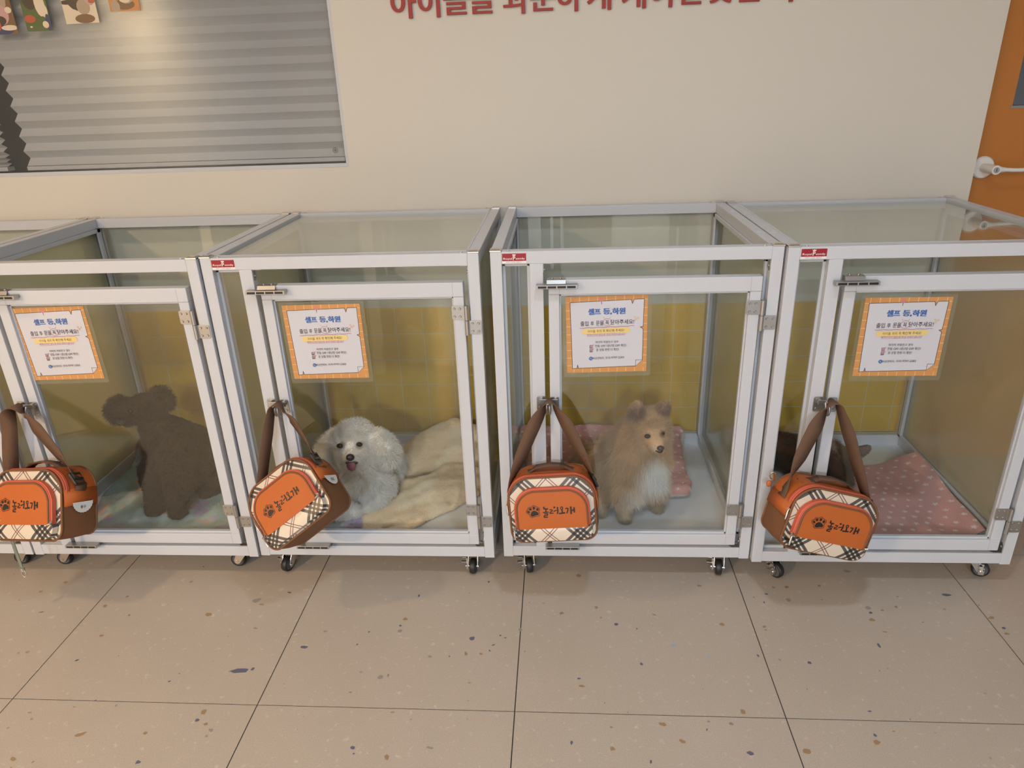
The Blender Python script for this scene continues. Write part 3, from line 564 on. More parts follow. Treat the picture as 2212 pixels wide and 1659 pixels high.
def hair(name, me, n, lenf, comb, colf, parent, m, rad=.0004, seg=6, cf=.5, rnd=.25, clump=.35, cscale=60, curl=0, ccyc=2.5, grav=.3, seed=1, keep=None, colvar=.12, zmin=None, loc=(0,0,0)):
    rs = np.random.RandomState(seed); v, t = mesh_np(me)
    A, B, D = v[t[:, 0]], v[t[:, 1]], v[t[:, 2]]; cr = np.cross(B-A, D-A); ar = np.linalg.norm(cr, axis=1)
    idx = rs.choice(len(t), n, p=ar/ar.sum()); r1 = np.sqrt(rs.rand(n, 1)); r2 = rs.rand(n, 1)
    p = A[idx]*(1-r1)+B[idx]*r1*(1-r2)+D[idx]*r1*r2; nr = unit(cr[idx])
    if keep is not None: k = keep(p, nr); p, nr = p[k], nr[k]
    n = len(p); L = lenf(p)[:, None]*rs.uniform(.7, 1.1, (n, 1))
    cm = comb(p, nr) if comb else np.zeros_like(p)
    cl = vnoise(p, cscale, seed)
    d = unit(nr+cm*cf+cl*clump+rs.normal(size=(n, 3))*rnd)
    e1 = unit(np.cross(d, np.array([.3, .2, .93]))); e2 = np.cross(d, e1); ph = vnoise(p, cscale*.8, seed+5)[:, :1]*3+rs.uniform(0, .8, (n, 1))
    T = np.linspace(0, 1, seg); P = np.zeros((n, seg, 3), np.float32)
    for i, tt in enumerate(T):
        q = p-nr*.001+d*L*tt+np.array([0, 0, -1])*(L*grav*tt*tt)
        if curl: a = ph+tt*ccyc*6.28; q = q+(e1*np.cos(a)+e2*np.sin(a))*curl*tt
        P[:, i] = q
    if zmin is not None: P[:, :, 2] = np.maximum(P[:, :, 2], zmin)
    hc = bpy.data.hair_curves.new(name); hc.add_curves([seg]*n)
    hc.attributes['position'].data.foreach_set('vector', P.ravel())
    ra = hc.attributes.get('radius') or hc.attributes.new('radius', 'FLOAT', 'POINT')
    prof = rad*(1-.8*T**1.6); ra.data.foreach_set('value', np.tile(prof, n).astype(np.float32))
    ca = hc.attributes.new('furcol', 'FLOAT_COLOR', 'CURVE'); c = np.ones((n, 4), np.float32)
    c[:, :3] = colf(p)*(1+rs.normal(size=(n, 1))*colvar); ca.data.foreach_set('color', np.clip(c, 0, 1).ravel())
    hc.materials.append(m); o = bpy.data.objects.new(name, hc); COL.objects.link(o); o.location = loc
    if parent: o.parent = parent
    return o
def ball(name, p, r, m, parent, sc=(1,1,1), rot=(0,0,0)):
    bm = bmesh.new(); bmesh.ops.create_icosphere(bm, subdivisions=3, radius=r, matrix=Matrix.Translation(p) @ Euler(rot).to_matrix().to_4x4() @ Matrix.Diagonal((*sc, 1)))
    me = bpy.data.meshes.new(name); bm.to_mesh(me); bm.free(); me.materials.append(m)
    me.polygons.foreach_set('use_smooth', [True]*len(me.polygons)); return link(name, me, parent)
def const(c): return lambda p: np.tile(np.array(c, np.float32), (len(p), 1))
def near(p, c, r): return np.clip(1-np.linalg.norm(p-np.array(c), axis=1)/r, 0, 1)
def mixc(a, b, f): f = np.clip(f, 0, 1)[:, None]; return a*(1-f)+np.array(b)*f
def sm(x, a, b): t = np.clip((x-a)/(b-a), 0, 1); return t*t*(3-2*t)
M_eye = mat('dark_wet_eye', (.012, .008, .006), .08); M_nose = mat('black_wet_nose', (.02, .016, .017), .32); M_tongue = mat('pink_tongue', (.34, .11, .15), .4)
def dog(name, chains, colf, label, voxel=.006):
    me = blob_mesh(chains, voxel); me.name = name; paint(me, colf); me.materials.append(M_skin)
    o = link(name, me); tag(o, label, 'dog'); return o, me
DOWN = np.array([0, 0, -1.])
# dark brown poodle, sitting with its head turned to the left
Q = lambda p: mixc(const((.040, .030, .024))(p), (.026, .020, .017), sm(vnoise(p, 30, 3)[:, 0], 0, 1.2))
poodle_ch = [[(-.925, .335, .185, .078), (-.955, .30, .255, .080), (-.990, .258, .315, .070), (-1.015, .235, .365, .050), (-1.030, .235, .405, .040)],
 [(-1.022, .236, .440, .038), (-1.045, .235, .440, .040), (-1.062, .215, .428, .032), (-1.070, .190, .424, .024)],
 [(-1.02, .215, .30, .058), (-1.035, .185, .235, .040), (-1.033, .168, .165, .030), (-1.033, .150, .128, .028)],
 [(-.96, .205, .29, .058), (-.955, .175, .225, .040), (-.955, .152, .165, .030), (-.952, .136, .128, .028)],
 [(-.900, .32, .18, .072), (-.905, .275, .15, .045), (-.915, .245, .135, .026)], [(-.985, .36, .16, .06), (-1.0, .29, .13, .03)],
 [(-.865, .37, .17, .026), (-.845, .38, .19, .024)],
 [(-.998, .245, .470, .024), (-.984, .243, .472, .028), (-.976, .240, .452, .026)],
 [(-1.078, .222, .452, .016), (-1.104, .212, .462, .022), (-1.112, .205, .440, .028), (-1.108, .20, .424, .022)]]
po, pme = dog('poodle', poodle_ch, Q, 'dark brown curly poodle sitting behind glass, head turned left')
def plen(p): return .010+.010*np.maximum(near(p, (-.982, .243, .462), .06), near(p, (-1.11, .208, .445), .05))**.5
hair('fur', pme, 42000, plen, None, Q, po, M_fur, .00055, 6, clump=.7, rnd=.5, cscale=110, curl=.0030, ccyc=1.6, grav=.15, seed=2, zmin=.118)
hair('ear_fur', pme, 3600, lambda p: np.full(len(p), .022), None, Q, po, M_fur, .0003, 6, clump=.5, rnd=.5, cscale=60, curl=.002, grav=.1, seed=9, keep=lambda p, n: (near(p, (-.982, .243, .465), .05)+near(p, (-1.11, .208, .445), .045)) > .1)
ball('nose', (-1.074, .163, .424), .010, M_nose, po, (1.1, .8, .8)); ball('eye', (-1.052, .186, .448), .0065, M_eye, po)
# white fluffy dog lying down, facing the camera
def Bc(p):
    c = const((.97, .935, .87))(p)
    c = mixc(c, (.70, .63, .54), near(p, (-.375, .12, .325), .045)*1.0); c = mixc(c, (.26, .20, .17), near(p, (-.410, .135, .357), .019)*1.3); c = mixc(c, (.26, .20, .17), near(p, (-.352, .135, .362), .019)*1.3)
    return mixc(c, (.97, .95, .91), sm(p[:, 2], .26, .20))
bich = [[(-.388, .20, .332, .060), (-.384, .165, .325, .050), (-.378, .138, .322, .032)], [(-.388, .205, .345, .054), (-.388, .215, .305, .066)], [(-.43, .205, .33, .04), (-.345, .205, .33, .04)],
 [(-.40, .22, .27, .070), (-.392, .235, .21, .084), (-.365, .30, .175, .078), (-.345, .36, .155, .060), (-.335, .40, .14, .04)],
 [(-.45, .20, .20, .045), (-.47, .165, .155, .036), (-.43, .140, .136, .030), (-.395, .128, .130, .026)],
 [(-.335, .20, .19, .045), (-.335, .165, .150, .034), (-.355, .150, .130, .024)],
 [(-.450, .205, .338, .026), (-.476, .195, .312, .027), (-.480, .190, .285, .022)], [(-.320, .205, .342, .026), (-.292, .20, .318, .027), (-.286, .195, .290, .022)]]
bo, bme = dog('white_dog', bich, Bc, 'fluffy white dog lying down with pink tongue out, facing forward')
face_c = np.array([-.380, .125, .340])
def bcomb(p, n):
    out = (p-face_c)*np.array([1, .2, 1]); o = unit(out)*1.0+DOWN*.5; f = (p[:, 1] < .17) & (p[:, 2] > .27); return np.where(f[:, None], o, DOWN*.7+n*.1)
def blen(p):
    L = np.full(len(p), .026); f = np.clip(1-np.linalg.norm((p-face_c)*np.array([1, 1, 1]), axis=1)/.06, 0, 1); L = L*(1-.75*np.clip(f*2, 0, 1))
    L = np.where(p[:, 2] < .17, .016, L)
    for e in ((-.410, .132, .358), (-.352, .132, .363)): L = np.minimum(L, .002+np.linalg.norm(p-np.array(e), axis=1)*.28)
    return L
def bkeep(p, n):
    k = np.ones(len(p), bool)
    for e, r in (((-.410, .130, .358), .012), ((-.352, .130, .363), .012), ((-.3745, .108, .336), .012), ((-.376, .115, .303), .013)): k &= np.linalg.norm(p-np.array(e), axis=1) > r
    return k
hair('fur', bme, 62000, blen, bcomb, Bc, bo, M_fur, .00042, 7, cf=.45, clump=.55, rnd=.35, cscale=75, curl=.0022, ccyc=1.4, grav=.25, seed=3, colvar=.05, keep=bkeep, zmin=.108)
ball('eye', (-.4108, .131, .3592), .0082, M_eye, bo, (1.15, .8, .9)); ball('eye', (-.3520, .131, .3637), .0082, M_eye, bo, (1.15, .8, .9))
ball('nose', (-.3752, .104, .3360), .0112, M_nose, bo, (1.1, .85, .95))
mb = MB(); tg = [(-.0115, 0, 0), (-.0135, -.002, -.012), (-.010, -.003, -.024), (0, -.004, -.029), (.010, -.003, -.024), (.0135, -.002, -.012), (.0115, 0, 0), (0, -.001, .003)]
mb.add([(-.3752+x*1.0, .106+y, .317+z*.85) for x, y, z in tg]+[(-.3752, .1025, .304)], [(i, (i+1) % 8, 8) for i in range(8)], 0, True); mb.build('tongue', M_tongue, bo, solid=.004)
ball('mouth', (-.3757, .112, .314), .011, mat('dark_mouth', (.05, .02, .02), .6), bo, (1.7, .5, .65))
# tan pomeranian, sitting
def Pc(p):
    c = const((.66, .455, .27))(p); c = mixc(c, (.76, .56, .36), sm(vnoise(p, 22, 4)[:, 0], -.2, 1.))
    c = mixc(c, (.48, .34, .21), sm(vnoise(p, 40, 6)[:, 1], .3, 1.2)*.6)
    c = mixc(c, (.98, .95, .90), near(p, (.520, .15, .245), .080)*2.6); c = mixc(c, (.98, .93, .86), near(p, (.47, .15, .185), .06)*1.6); c = mixc(c, (.80, .72, .62), near(p, (.44, .13, .165), .06)*1.2)
    c = mixc(c, (.74, .66, .56), near(p, (.498, .150, .336), .020)*1.3); c = mixc(c, (.50, .34, .20), near(p, (.503, .165, .368), .022)*1.2); c = mixc(c, (.52, .36, .22), near(p, (.497, .185, .405), .035)*1.2)
    for e in ((.449, .196, .428), (.529, .214, .430)): c = mixc(c, (.26, .17, .13), near(p, e, .034)*1.6)
    for e in ((.4757, .155, .3737), (.517, .165, .3773)): c = mixc(c, (.22, .15, .10), near(p, e, .014)*1.6)
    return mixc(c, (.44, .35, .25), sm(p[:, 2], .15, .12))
pom = [[(.490, .225, .380, .050), (.494, .198, .370, .042), (.503, .170, .353, .024), (.509, .152, .3455, .0150), (.5105, .148, .3445, .0120)], [(.485, .235, .375, .050), (.465, .245, .345, .058)],
 [(.47, .24, .33, .070), (.455, .245, .265, .085), (.42, .28, .215, .088), (.375, .33, .185, .080), (.345, .36, .165, .06)],
 [(.425, .20, .20, .040), (.418, .165, .15, .022), (.416, .150, .122, .019), (.420, .135, .115, .017)],
 [(.500, .22, .20, .038), (.508, .215, .15, .021), (.513, .205, .122, .018), (.520, .190, .115, .016)],
 [(.350, .27, .16, .055), (.345, .20, .125, .026), (.350, .165, .116, .018)],
 [(.450, .216, .405, .024), (.446, .212, .430, .019), (.452, .210, .452, .009)], [(.515, .230, .408, .022), (.528, .227, .430, .017), (.534, .225, .446, .008)]]
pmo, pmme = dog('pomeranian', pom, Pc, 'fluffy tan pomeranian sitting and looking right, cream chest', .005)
def pcomb(p, n):
    d = (p-np.array([.50, .12, .37]))*np.array([1, 1, 1]); d = unit(d)*.9+DOWN*.55; body = p[:, 2] < .34; return np.where(body[:, None], DOWN*.9+unit(p-np.array([.50, .2, .42]))*.6, d)
def pmlen(p):
    L = .020+.032*sm(p[:, 2], .40, .30); L = np.where(p[:, 2] < .30, .046, L)
    f = np.linalg.norm(p-np.array([.501, .15, .362]), axis=1); L = np.minimum(L, .003+np.maximum(0, f-.018)*.50); L = np.where((p[:, 2] > .395), np.minimum(L, .015), L)
    L = L*np.where(p[:, 2] < .14, .25, 1); L = np.where((p[:, 2] < .175) & (p[:, 1] < .23), np.minimum(L, .016), L)
    for e in ((.449, .213, .435), (.529, .228, .434)): L = np.where(np.linalg.norm(p-np.array(e), axis=1) < .026, .013, L)
    return L
def pkeep(p, n):
    k = np.ones(len(p), bool)
    for e, r in (((.4757, .158, .3737), .0075), ((.517, .168, .3773), .0075), ((.5107, .140, .3450), .009)): k &= np.linalg.norm(p-np.array(e), axis=1) > r
    return k
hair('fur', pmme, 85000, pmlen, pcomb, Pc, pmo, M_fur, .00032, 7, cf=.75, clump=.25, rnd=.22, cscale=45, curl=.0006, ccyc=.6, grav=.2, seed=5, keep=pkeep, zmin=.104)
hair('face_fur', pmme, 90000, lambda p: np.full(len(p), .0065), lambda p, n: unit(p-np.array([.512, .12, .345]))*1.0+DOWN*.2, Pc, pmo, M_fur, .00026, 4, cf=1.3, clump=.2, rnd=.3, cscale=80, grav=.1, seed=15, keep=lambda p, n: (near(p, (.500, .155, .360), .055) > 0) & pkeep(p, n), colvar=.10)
for p_ in ((.4757, .160, .3737), (.517, .170, .3773)): ball('eye', p_, .0078, M_eye, pmo, (1.15, .8, .85))
ball('nose', (.5108, .1365, .3475), .0092, mat('brown_black_nose', (.05, .032, .032), .35), pmo, (1.15, .8, .85))
mb = MB(); mb.tube(smooth_path([(.500, .147, .3345), (.506, .1405, .3330), (.512, .1385, .3330), (.518, .146, .3350)], 5), .0026, 8); mb.build('mouth', M_nose, pmo)
# brown dog mostly hidden behind the rightmost bag
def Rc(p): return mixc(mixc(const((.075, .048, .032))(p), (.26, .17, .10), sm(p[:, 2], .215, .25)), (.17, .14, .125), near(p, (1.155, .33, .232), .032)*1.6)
bd_ch = [[(1.085, .34, .195, .045), (1.06, .36, .17, .055), (1.02, .43, .165, .062), (.95, .48, .155, .06)], [(1.085, .34, .20, .04), (1.09, .31, .17, .034), (1.095, .28, .150, .022)],
 [(1.118, .335, .213, .022), (1.145, .332, .228, .019), (1.168, .330, .243, .013)], [(1.07, .345, .235, .02), (1.05, .35, .255, .012)], [(1.0, .40, .14, .045), (1.06, .30, .12, .02)]]
do, dme = dog('small_brown_dog', bd_ch, Rc, 'dark brown dog lying mostly hidden behind the rightmost bag, one ear showing')
hair('fur', dme, 24000, lambda p: np.where(near(p, (1.155, .33, .232), .035) > 0, .005, .016+.008*sm(p[:, 2], .2, .25)), lambda p, n: DOWN*.5+n*0, Rc, do, M_fur, .0004, 6, clump=.35, rnd=.3, seed=7, zmin=.12)
# ---------------- bedding ----------------
def sheet(name, f, nu, nv, colf, label, thick=.002, mat_=None):
    """cloth from f(u,v)->(x,y,z); colf((x,y,z)) -> colour"""
    u, v = np.meshgrid(np.linspace(0, 1, nu), np.linspace(0, 1, nv), indexing='ij'); P = f(u.ravel(), v.ravel()).astype(np.float32)
    fs = [(i*nv+j, (i+1)*nv+j, (i+1)*nv+j+1, i*nv+j+1) for i in range(nu-1) for j in range(nv-1)]
    me = bpy.data.meshes.new(name); me.from_pydata(P.tolist(), [], fs); me.polygons.foreach_set('use_smooth', [True]*len(fs)); paint(me, colf); me.materials.append(mat_ or M_fleece)
    o = link(name, me, solid=thick); tag(o, label, 'blanket'); return o, me
def starmask(x, y, pitch=.037, R=.0074, seed=0):
    i = np.floor(y/pitch*1.15); xx = x+(i % 2)*pitch*.5; j = np.floor(xx/pitch); fx = xx-(j+.5)*pitch; fy = y-(i+.5)*pitch/1.15
    h = np.sin(i*12.9898+j*78.233+seed)*43758.5453; h = h-np.floor(h); h2 = np.sin(i*39.3+j*11.1+seed)*1371.7; h2 -= np.floor(h2)
    fx -= (h-.5)*.009; fy -= (h2-.5)*.009; a = np.arctan2(fy, fx)+h*6.28; r = np.hypot(fx, fy)
    k = np.abs(((a/(2*math.pi)*5) % 1)-.5)*2; return (r < R*(.45+.55*k)*(.8+.4*h2)).astype(float)
def stars(base, seed=0):
    def f(p):
        c = const(base)(p); c = mixc(c, tuple(b*.9 for b in base), sm(vnoise(p, 25, 8)[:, 0], 0, 1.)); return mixc(c, (.80, .72, .68), starmask(p[:, 0], p[:, 1]+p[:, 2]*.8, seed=seed)*.85)
    return f
def nz(x, y, s, seed): return vnoise(np.stack([x, y, x*0], 1), s, seed)[:, 0]
# turquoise blanket under the poodle
def f1(u, v):
    y = .055+.565*v; left = np.interp(y, [.05, .10, .28, .5, .62], [-1.21, -1.215, -1.285, -1.292, -1.292])
    x = left+(-.668-left)*u; z = .108+.005*nz(x, y, 28, 1)+.006*np.maximum(0, np.sin((x+y*.8)*55+2*nz(x, y, 9, 2)))*sm(v, 0, .1)
    return np.stack([x, y+.006*nz(x, y, 12, 5), np.maximum(z, .106)], 1)
def c1(p):
    c = const((.40, .54, .55))(p); q = vnoise(p*np.array([1, 1, .2]), 34, 11); a = vnoise(p*np.array([1, 1, .2]), 46, 12)
    c = mixc(c, (.46, .42, .60), sm(q[:, 0], .75, 1.0)); c = mixc(c, (.62, .42, .38), sm(a[:, 0], .85, 1.1)); c = mixc(c, (.42, .52, .52), sm(q[:, 1], .3, 1.)*.5)
    return mixc(c, (.50, .42, .26), sm(p[:, 1], .085, .06))
o, me = sheet('fleece_blanket', f1, 120, 110, c1, 'pale turquoise fluffy blanket with pastel patches under the dark poodle')
pl = hair('pile', me, 42000, lambda p: np.full(len(p), .0075), None, c1, o, M_pile, .0006, 4, clump=.9, rnd=.6, cscale=120, grav=.3, seed=21, colvar=.06, keep=lambda p, n: n[:, 2] > 0 if n[:, 2].mean() > 0 else n[:, 2] < 2); pl['kind'] = 'stuff'
# beige blanket around the white dog
def c2(p):
    c = const((.90, .72, .48))(p); c = mixc(c, (.92, .79, .57), sm(vnoise(p, 20, 3)[:, 0], 0, 1.)); 
    f = near(p, (-.425, .08, .125), .075); c = mixc(c, (.30, .42, .55), sm(f, .05, .3)); return mixc(c, (.42, .36, .55), sm(near(p, (-.385, .085, .125), .035), .1, .4))
ch2 = [[(-.35, .40, .128, .030), (-.28, .44, .150, .048), (-.21, .50, .170, .062), (-.14, .53, .182, .066), (-.075, .53, .165, .060), (-.045, .52, .15, .045)],
 [(-.30, .37, .118, .022), (-.22, .42, .13, .035), (-.12, .44, .135, .04), (-.05, .45, .13, .035)], [(-.20, .48, .15, .06), (-.10, .47, .15, .055)],
 [(-.47, .075, .110, .016), (-.38, .10, .113, .020), (-.29, .17, .118, .030), (-.20, .27, .122, .038), (-.11, .34, .122, .040), (-.045, .36, .122, .035)],
 [(-.40, .055, .108, .012), (-.27, .060, .110, .015), (-.19, .12, .110, .017), (-.10, .22, .112, .020), (-.045, .275, .112, .018)],
 [(-.34, .08, .11, .018), (-.23, .14, .113, .024), (-.14, .22, .118, .030), (-.06, .31, .12, .03)], [(-.30, .13, .115, .025), (-.25, .22, .12, .03), (-.27, .30, .12, .03)],
 [(-.51, .075, .108, .012), (-.44, .15, .108, .012), (-.30, .20, .11, .015)],
 [(-.32, .12, .112, .024), (-.22, .20, .118, .034), (-.12, .29, .122, .040), (-.05, .32, .12, .034)], [(-.25, .10, .11, .018), (-.16, .18, .114, .026), (-.08, .27, .118, .028)], [(-.22, .30, .12, .036), (-.14, .37, .125, .036), (-.05, .39, .12, .034)]]
me = blob_mesh(ch2, .006, 22); me.name = 'fleece_blanket'; v_, _ = mesh_np(me)
d_ = vnoise(v_, 40, 31)*.003+vnoise(v_, 120, 32)*.0012; v_ = v_+d_; v_[:, 2] = np.maximum(v_[:, 2], .1025); me.vertices.foreach_set('co', v_.ravel()); paint(me, c2); me.materials.append(M_fleece)
o = tag(link('fleece_blanket', me), 'crumpled beige fleece blanket heaped beside the white dog', 'blanket')
pl = hair('pile', me, 60000, lambda p: np.full(len(p), .0048), None, c2, o, M_pile, .0006, 4, clump=.3, rnd=.9, cscale=140, grav=.2, seed=22, colvar=.06, zmin=.102); pl['kind'] = 'stuff'
# pink star cushion behind the pomeranian: thick pad with a pale underside
def c3(p):
    c = stars((.70, .37, .34), 1)(p); return mixc(c, (.72, .66, .60), sm(p[:, 2]-.045*sm(p[:, 1], .40, .62), .128, .118))
ch3 = []
for y in np.linspace(.27, .60, 10):
    zc = .126+.038*float(sm(np.array([y]), .42, .60)[0]); ch3.append([(.13 if y > .38 else .33, y, zc, .024), (.25 if y > .38 else .40, y, zc, .024), (.45, y, zc-.001, .024), (.622 if y > .30 else .612, y, zc, .024)])
for x in np.linspace(.10, .64, 12): ch3.append([(x, .585, .13, .028), (x, .605, .165, .024)])
me = blob_mesh(ch3, .006, 34); me.name = 'star_cushion'; v_, _ = mesh_np(me); v_ = v_+vnoise(v_, 26, 41)*.0035; v_[:, 2] = np.maximum(v_[:, 2], .1025); me.vertices.foreach_set('co', v_.ravel())
sb = bpy.data.objects.new('t', me); COL.objects.link(sb); md = sb.modifiers.new('s', 'SUBSURF'); md.levels = 1; me2 = bpy.data.meshes.new_from_object(sb.evaluated_get(bpy.context.evaluated_depsgraph_get())); bpy.data.objects.remove(sb); me = me2; me.name = 'star_cushion'
paint(me, c3); me.materials.append(M_fleece)
o = tag(link('star_cushion', me), 'pink cushion with white stars and pale rim, behind the pomeranian', 'cushion')
pl = hair('pile', me, 40000, lambda p: np.full(len(p), .0045), None, c3, o, M_pile, .00045, 3, clump=.5, rnd=.5, seed=23, colvar=.04, zmin=.102); pl['kind'] = 'stuff'
# pink star blanket in the right cage, leaning on the side panel
def f4(u, v):
    y = .048+v*(.425-.025*sm(u, .75, 1.)+.012*np.sin(u*9)); x = 1.00+u*.432; rise = np.where(x > 1.30, (x-1.30)/.125, 0)
    z = .106+.004*nz(x, y, 22, 4)+.004*np.maximum(0, np.sin(x*40+y*12))+ (.030+.028*v)*np.clip(rise, 0, 1)**1.2; x = np.where(x > 1.30, 1.30+(x-1.30)*.66, x)
    return np.stack([x, y, np.maximum(z, .106)], 1)
c4 = stars((.66, .37, .36), 3)
o, me = sheet('star_blanket', f4, 170, 190, c4, 'pink blanket with white stars on the floor of the rightmost cage')
pl = hair('pile', me, 40000, lambda p: np.full(len(p), .0048), None, c4, o, M_pile, .00045, 3, clump=.5, rnd=.5, seed=24, colvar=.04); pl['kind'] = 'stuff'
# ---------------- the orange bags ----------------
M_or = fabric('orange_nylon', (.50, .120, .018), .6, 1300, .10, .35); M_br = fabric('brown_nylon', (.20, .085, .035), .7, 1300, .12, .35)
M_web = fabric('brown_webbing', (.135, .072, .042), .75, 1500, .12, .5); M_coral = mat('coral_zip_tape', (.58, .115, .06), .55)
M_ink = mat('black_logo_ink', (.012, .008, .008), .5); M_blk = mat('black_plastic', (.02, .018, .02), .3)
M_plaid = mat('cream_tartan_vinyl', (.8, .7, .6), .32); t = NT(M_plaid); sp = t.n('ShaderNodeSeparateXYZ', {0: t.obj()})
def tart(a, off):
    f = t.math('FRACT', t.math('DIVIDE', t.math('ADD', a, off+14.), .140))
    K = (0, 0, 0); W_ = (1, 1, 1)
    bl = t.ramp(f, [(0, K), (.05, W_), (.125, K), (.165, W_), (.225, K), (.265, W_), (.335, K)], 'CONSTANT')
    rd = t.ramp(f, [(0, K), (.63, W_), (.650, K), (.690, W_), (.71, K)], 'CONSTANT'); return bl, rd
pp = t.math('ADD', sp.outputs[0], sp.outputs[2]); qq = t.math('SUBTRACT', sp.outputs[0], sp.outputs[2])
b1, r1 = tart(pp, .020); b2, r2 = tart(qq, .047)
col = t.mix(r1, (.66, .58, .47), (.18, .07, .08)); col = t.mix(r2, col, (.18, .07, .08))
col = t.mix(b1, col, (.085, .078, .075)); both = t.math('MULTIPLY', b1, b2); col = t.mix(b2, col, (.085, .078, .075)); col = t.mix(both, col, (.018, .017, .018))
t.set('Base Color', col)
BW, BH, BD = .1025, .079, .10
def seg_outline(o, z0): # indices of outline points above z0
    return [p for p in o if p[1] > z0]
def make_bag():
    r = empty('orange_carry_bag')
    O = rrect(-BW, BW, -BH, BH, .050, .028, 10, .006); n = len(O)
    big = [(x*1.045, z*1.03) for x, z in O]
    # side skin in two colours, split low on the sides
    def skin(sel, name, m):
        mb = MB(); rows = [(O, .002), ([(x*1.03, z*1.02) for x, z in O], .022), (big, .05), ([(x*1.03, z*1.02) for x, z in O], .08), (O, BD-.002)]
        for (a, ya), (b, yb) in zip(rows, rows[1:]):
            for i in range(n):
                j = (i+1) % n; zz = (O[i][1]+O[j][1])/2
                if sel(zz): mb.add([(a[i][0], ya, a[i][1]), (a[j][0], ya, a[j][1]), (b[j][0], yb, b[j][1]), (b[i][0], yb, b[i][1])], [(0,1,2,3)], 0, True)
        o = mb.build(name, m, r); bm = bmesh.new(); bm.from_mesh(o.data); bmesh.ops.remove_doubles(bm, verts=bm.verts, dist=.0001); bm.to_mesh(o.data); bm.free(); return o
    skin(lambda z: z > .002, 'top_gusset', M_or); skin(lambda z: z <= .002, 'lower_gusset', M_br)
    mb = MB(); dome(mb, O[::-1], BD-.002, -.006, 4); mb.build('back_panel', M_br, r)
    # zip band round the top front edge
    mb = MB(); up = [i for i in range(n) if O[i][1] > -.03]; s = [O[i] for i in range(n)]; k0 = next(i for i in range(n) if O[i][1] > -.03)
    arc = [O[i] for i in range(n) if O[i][1] > -.004]; arc = [(BW, -.004)]+arc+[(-BW, -.004)]
    for ya, yb, g in ((.005, .012, 1.018), (.0125, .0195, 1.030)):
        vs = [(x*g, ya, z*g+.0005) for x, z in arc]+[(x*(g+.008), yb, z*(g+.008)+.0005) for x, z in arc]; m_ = len(arc); mb.add(vs, [(i, i+1, i+1+m_, i+m_) for i in range(m_-1)], 0, True)
    mb.tube([(x*1.032, .0122, z*1.032) for x, z in arc], .0012, 6); mb.build('main_zip', M_coral, r, solid=.0015)
    mb = MB(); dome(mb, O, 0, .008, 6); mb.build('front_panel', M_plaid, r)
    mb = MB(); mb.tube([(x*1.005, -.0005, z*1.005) for x, z in O], .0027, 8, 0, True); mb.build('piping', M_br, r)
    mb = MB(); mb.tube([(x*1.005, BD, z*1.005) for x, z in O], .0025, 8, 0, True); mb.build('piping', M_br, r)
    # lower plaid pouch and the domed orange pocket over it
    low = rrect(-.094, .094, -.0735, -.040, .004, .026, 8); mb = MB(); wallring(mb, low[::-1], -.003, [(x*.985, z) for x, z in low][::-1], -.0165); dome(mb, [(x*.985, z) for x, z in low], -.0165, .003, 5); mb.build('lower_pouch', M_plaid, r)
    Q1 = rrect(-.0905, .0905, -.0405, .0585, .050, .003, 10, .004); Q2 = rrect(-.0835, .0835, -.0405, .0520, .044, .003, 10, .004)
    pk = MB(); dome(pk, Q2, -.0190, .0022, 6); pocket = pk.build('front_pocket', M_or, r)
    mb = MB(); wallring(mb, Q1[::-1], -.004, Q1[::-1], -.0150); wallring(mb, Q1[::-1], -.0150, Q2[::-1], -.0190)
    mb.tube([(lerp(a[0], b[0], .45), -.0172, lerp(a[1], b[1], .45)) for a, b in zip(Q1, Q2) if a[1] > -.04], .0010, 6); mb.build('pocket_zip', M_coral, pocket)
    mb = MB(); mb.tube([(x, -.0192, z) for x, z in Q2 if z > -.042], .0022, 8, 0, False); mb.build('pocket_piping', M_br, pocket)
    # logo
    K = .0000611; ca, sa = math.cos(math.radians(-5)), math.sin(math.radians(-5)); mb = MB(); L = [0]
    def T(x, y): a, b = (x-1025)*K, -(y-580)*K*1.05; return (a*ca-b*sa-.001, b*ca+a*sa)
    def st(pts, w_):
        h = w_/2
        for (a, b), (c, d) in zip(pts, pts[1:]):
            L[0] += 1; yy = -.0214-.000004*L[0]; dx, dy = c-a, d-b; l = math.hypot(dx, dy); nx, ny = -dy/l*h, dx/l*h; e = .5; ex, ey = dx/l*h*e, dy/l*h*e
            q = [T(a+nx-ex, b+ny-ey), T(a-nx-ex, b-ny-ey), T(c-nx+ex, d-ny+ey), T(c+nx+ex, d+ny+ey)]; mb.poly([(x, yy, z) for x, z in q])
    def pg(pts): L[0] += 1; mb.poly([(T(*p)[0], -.0214-.000004*L[0], T(*p)[1]) for p in pts])
    def el(cx, cy, rx, ry, rot=0): pg([(cx+rx*math.cos(a)*math.cos(rot)-ry*math.sin(a)*math.sin(rot), cy+rx*math.cos(a)*math.sin(rot)+ry*math.sin(a)*math.cos(rot)) for a in [k*math.pi/8 for k in range(16)]])
    st([(735,350),(735,425),(885,425)], 52); st([(815,430),(810,560)], 50); st([(710,568),(910,550)], 44); st([(765,622),(885,615),(878,672),(750,700),(750,758),(885,752)], 44)
    st([(965,452),(1060,455),(1050,512),(975,555),(980,602),(1108,580)], 38); st([(1120,508),(1230,462)], 42); st([(1258,345),(1280,470),(1265,595)], 56)
    st([(1425+42*math.cos(a), 372+52*math.sin(a)) for a in [k*math.pi/6 for k in range(13)]], 34); st([(1435,445),(1458,550)], 52); st([(1335,592),(1548,556)], 56)
    st([(1575,382),(1668,372),(1662,455),(1630,562)], 44); st([(1770,308),(1785,440),(1792,582)], 62); st([(1790,462),(1895,425)], 46); st([(1900,335),(1915,515)], 56)
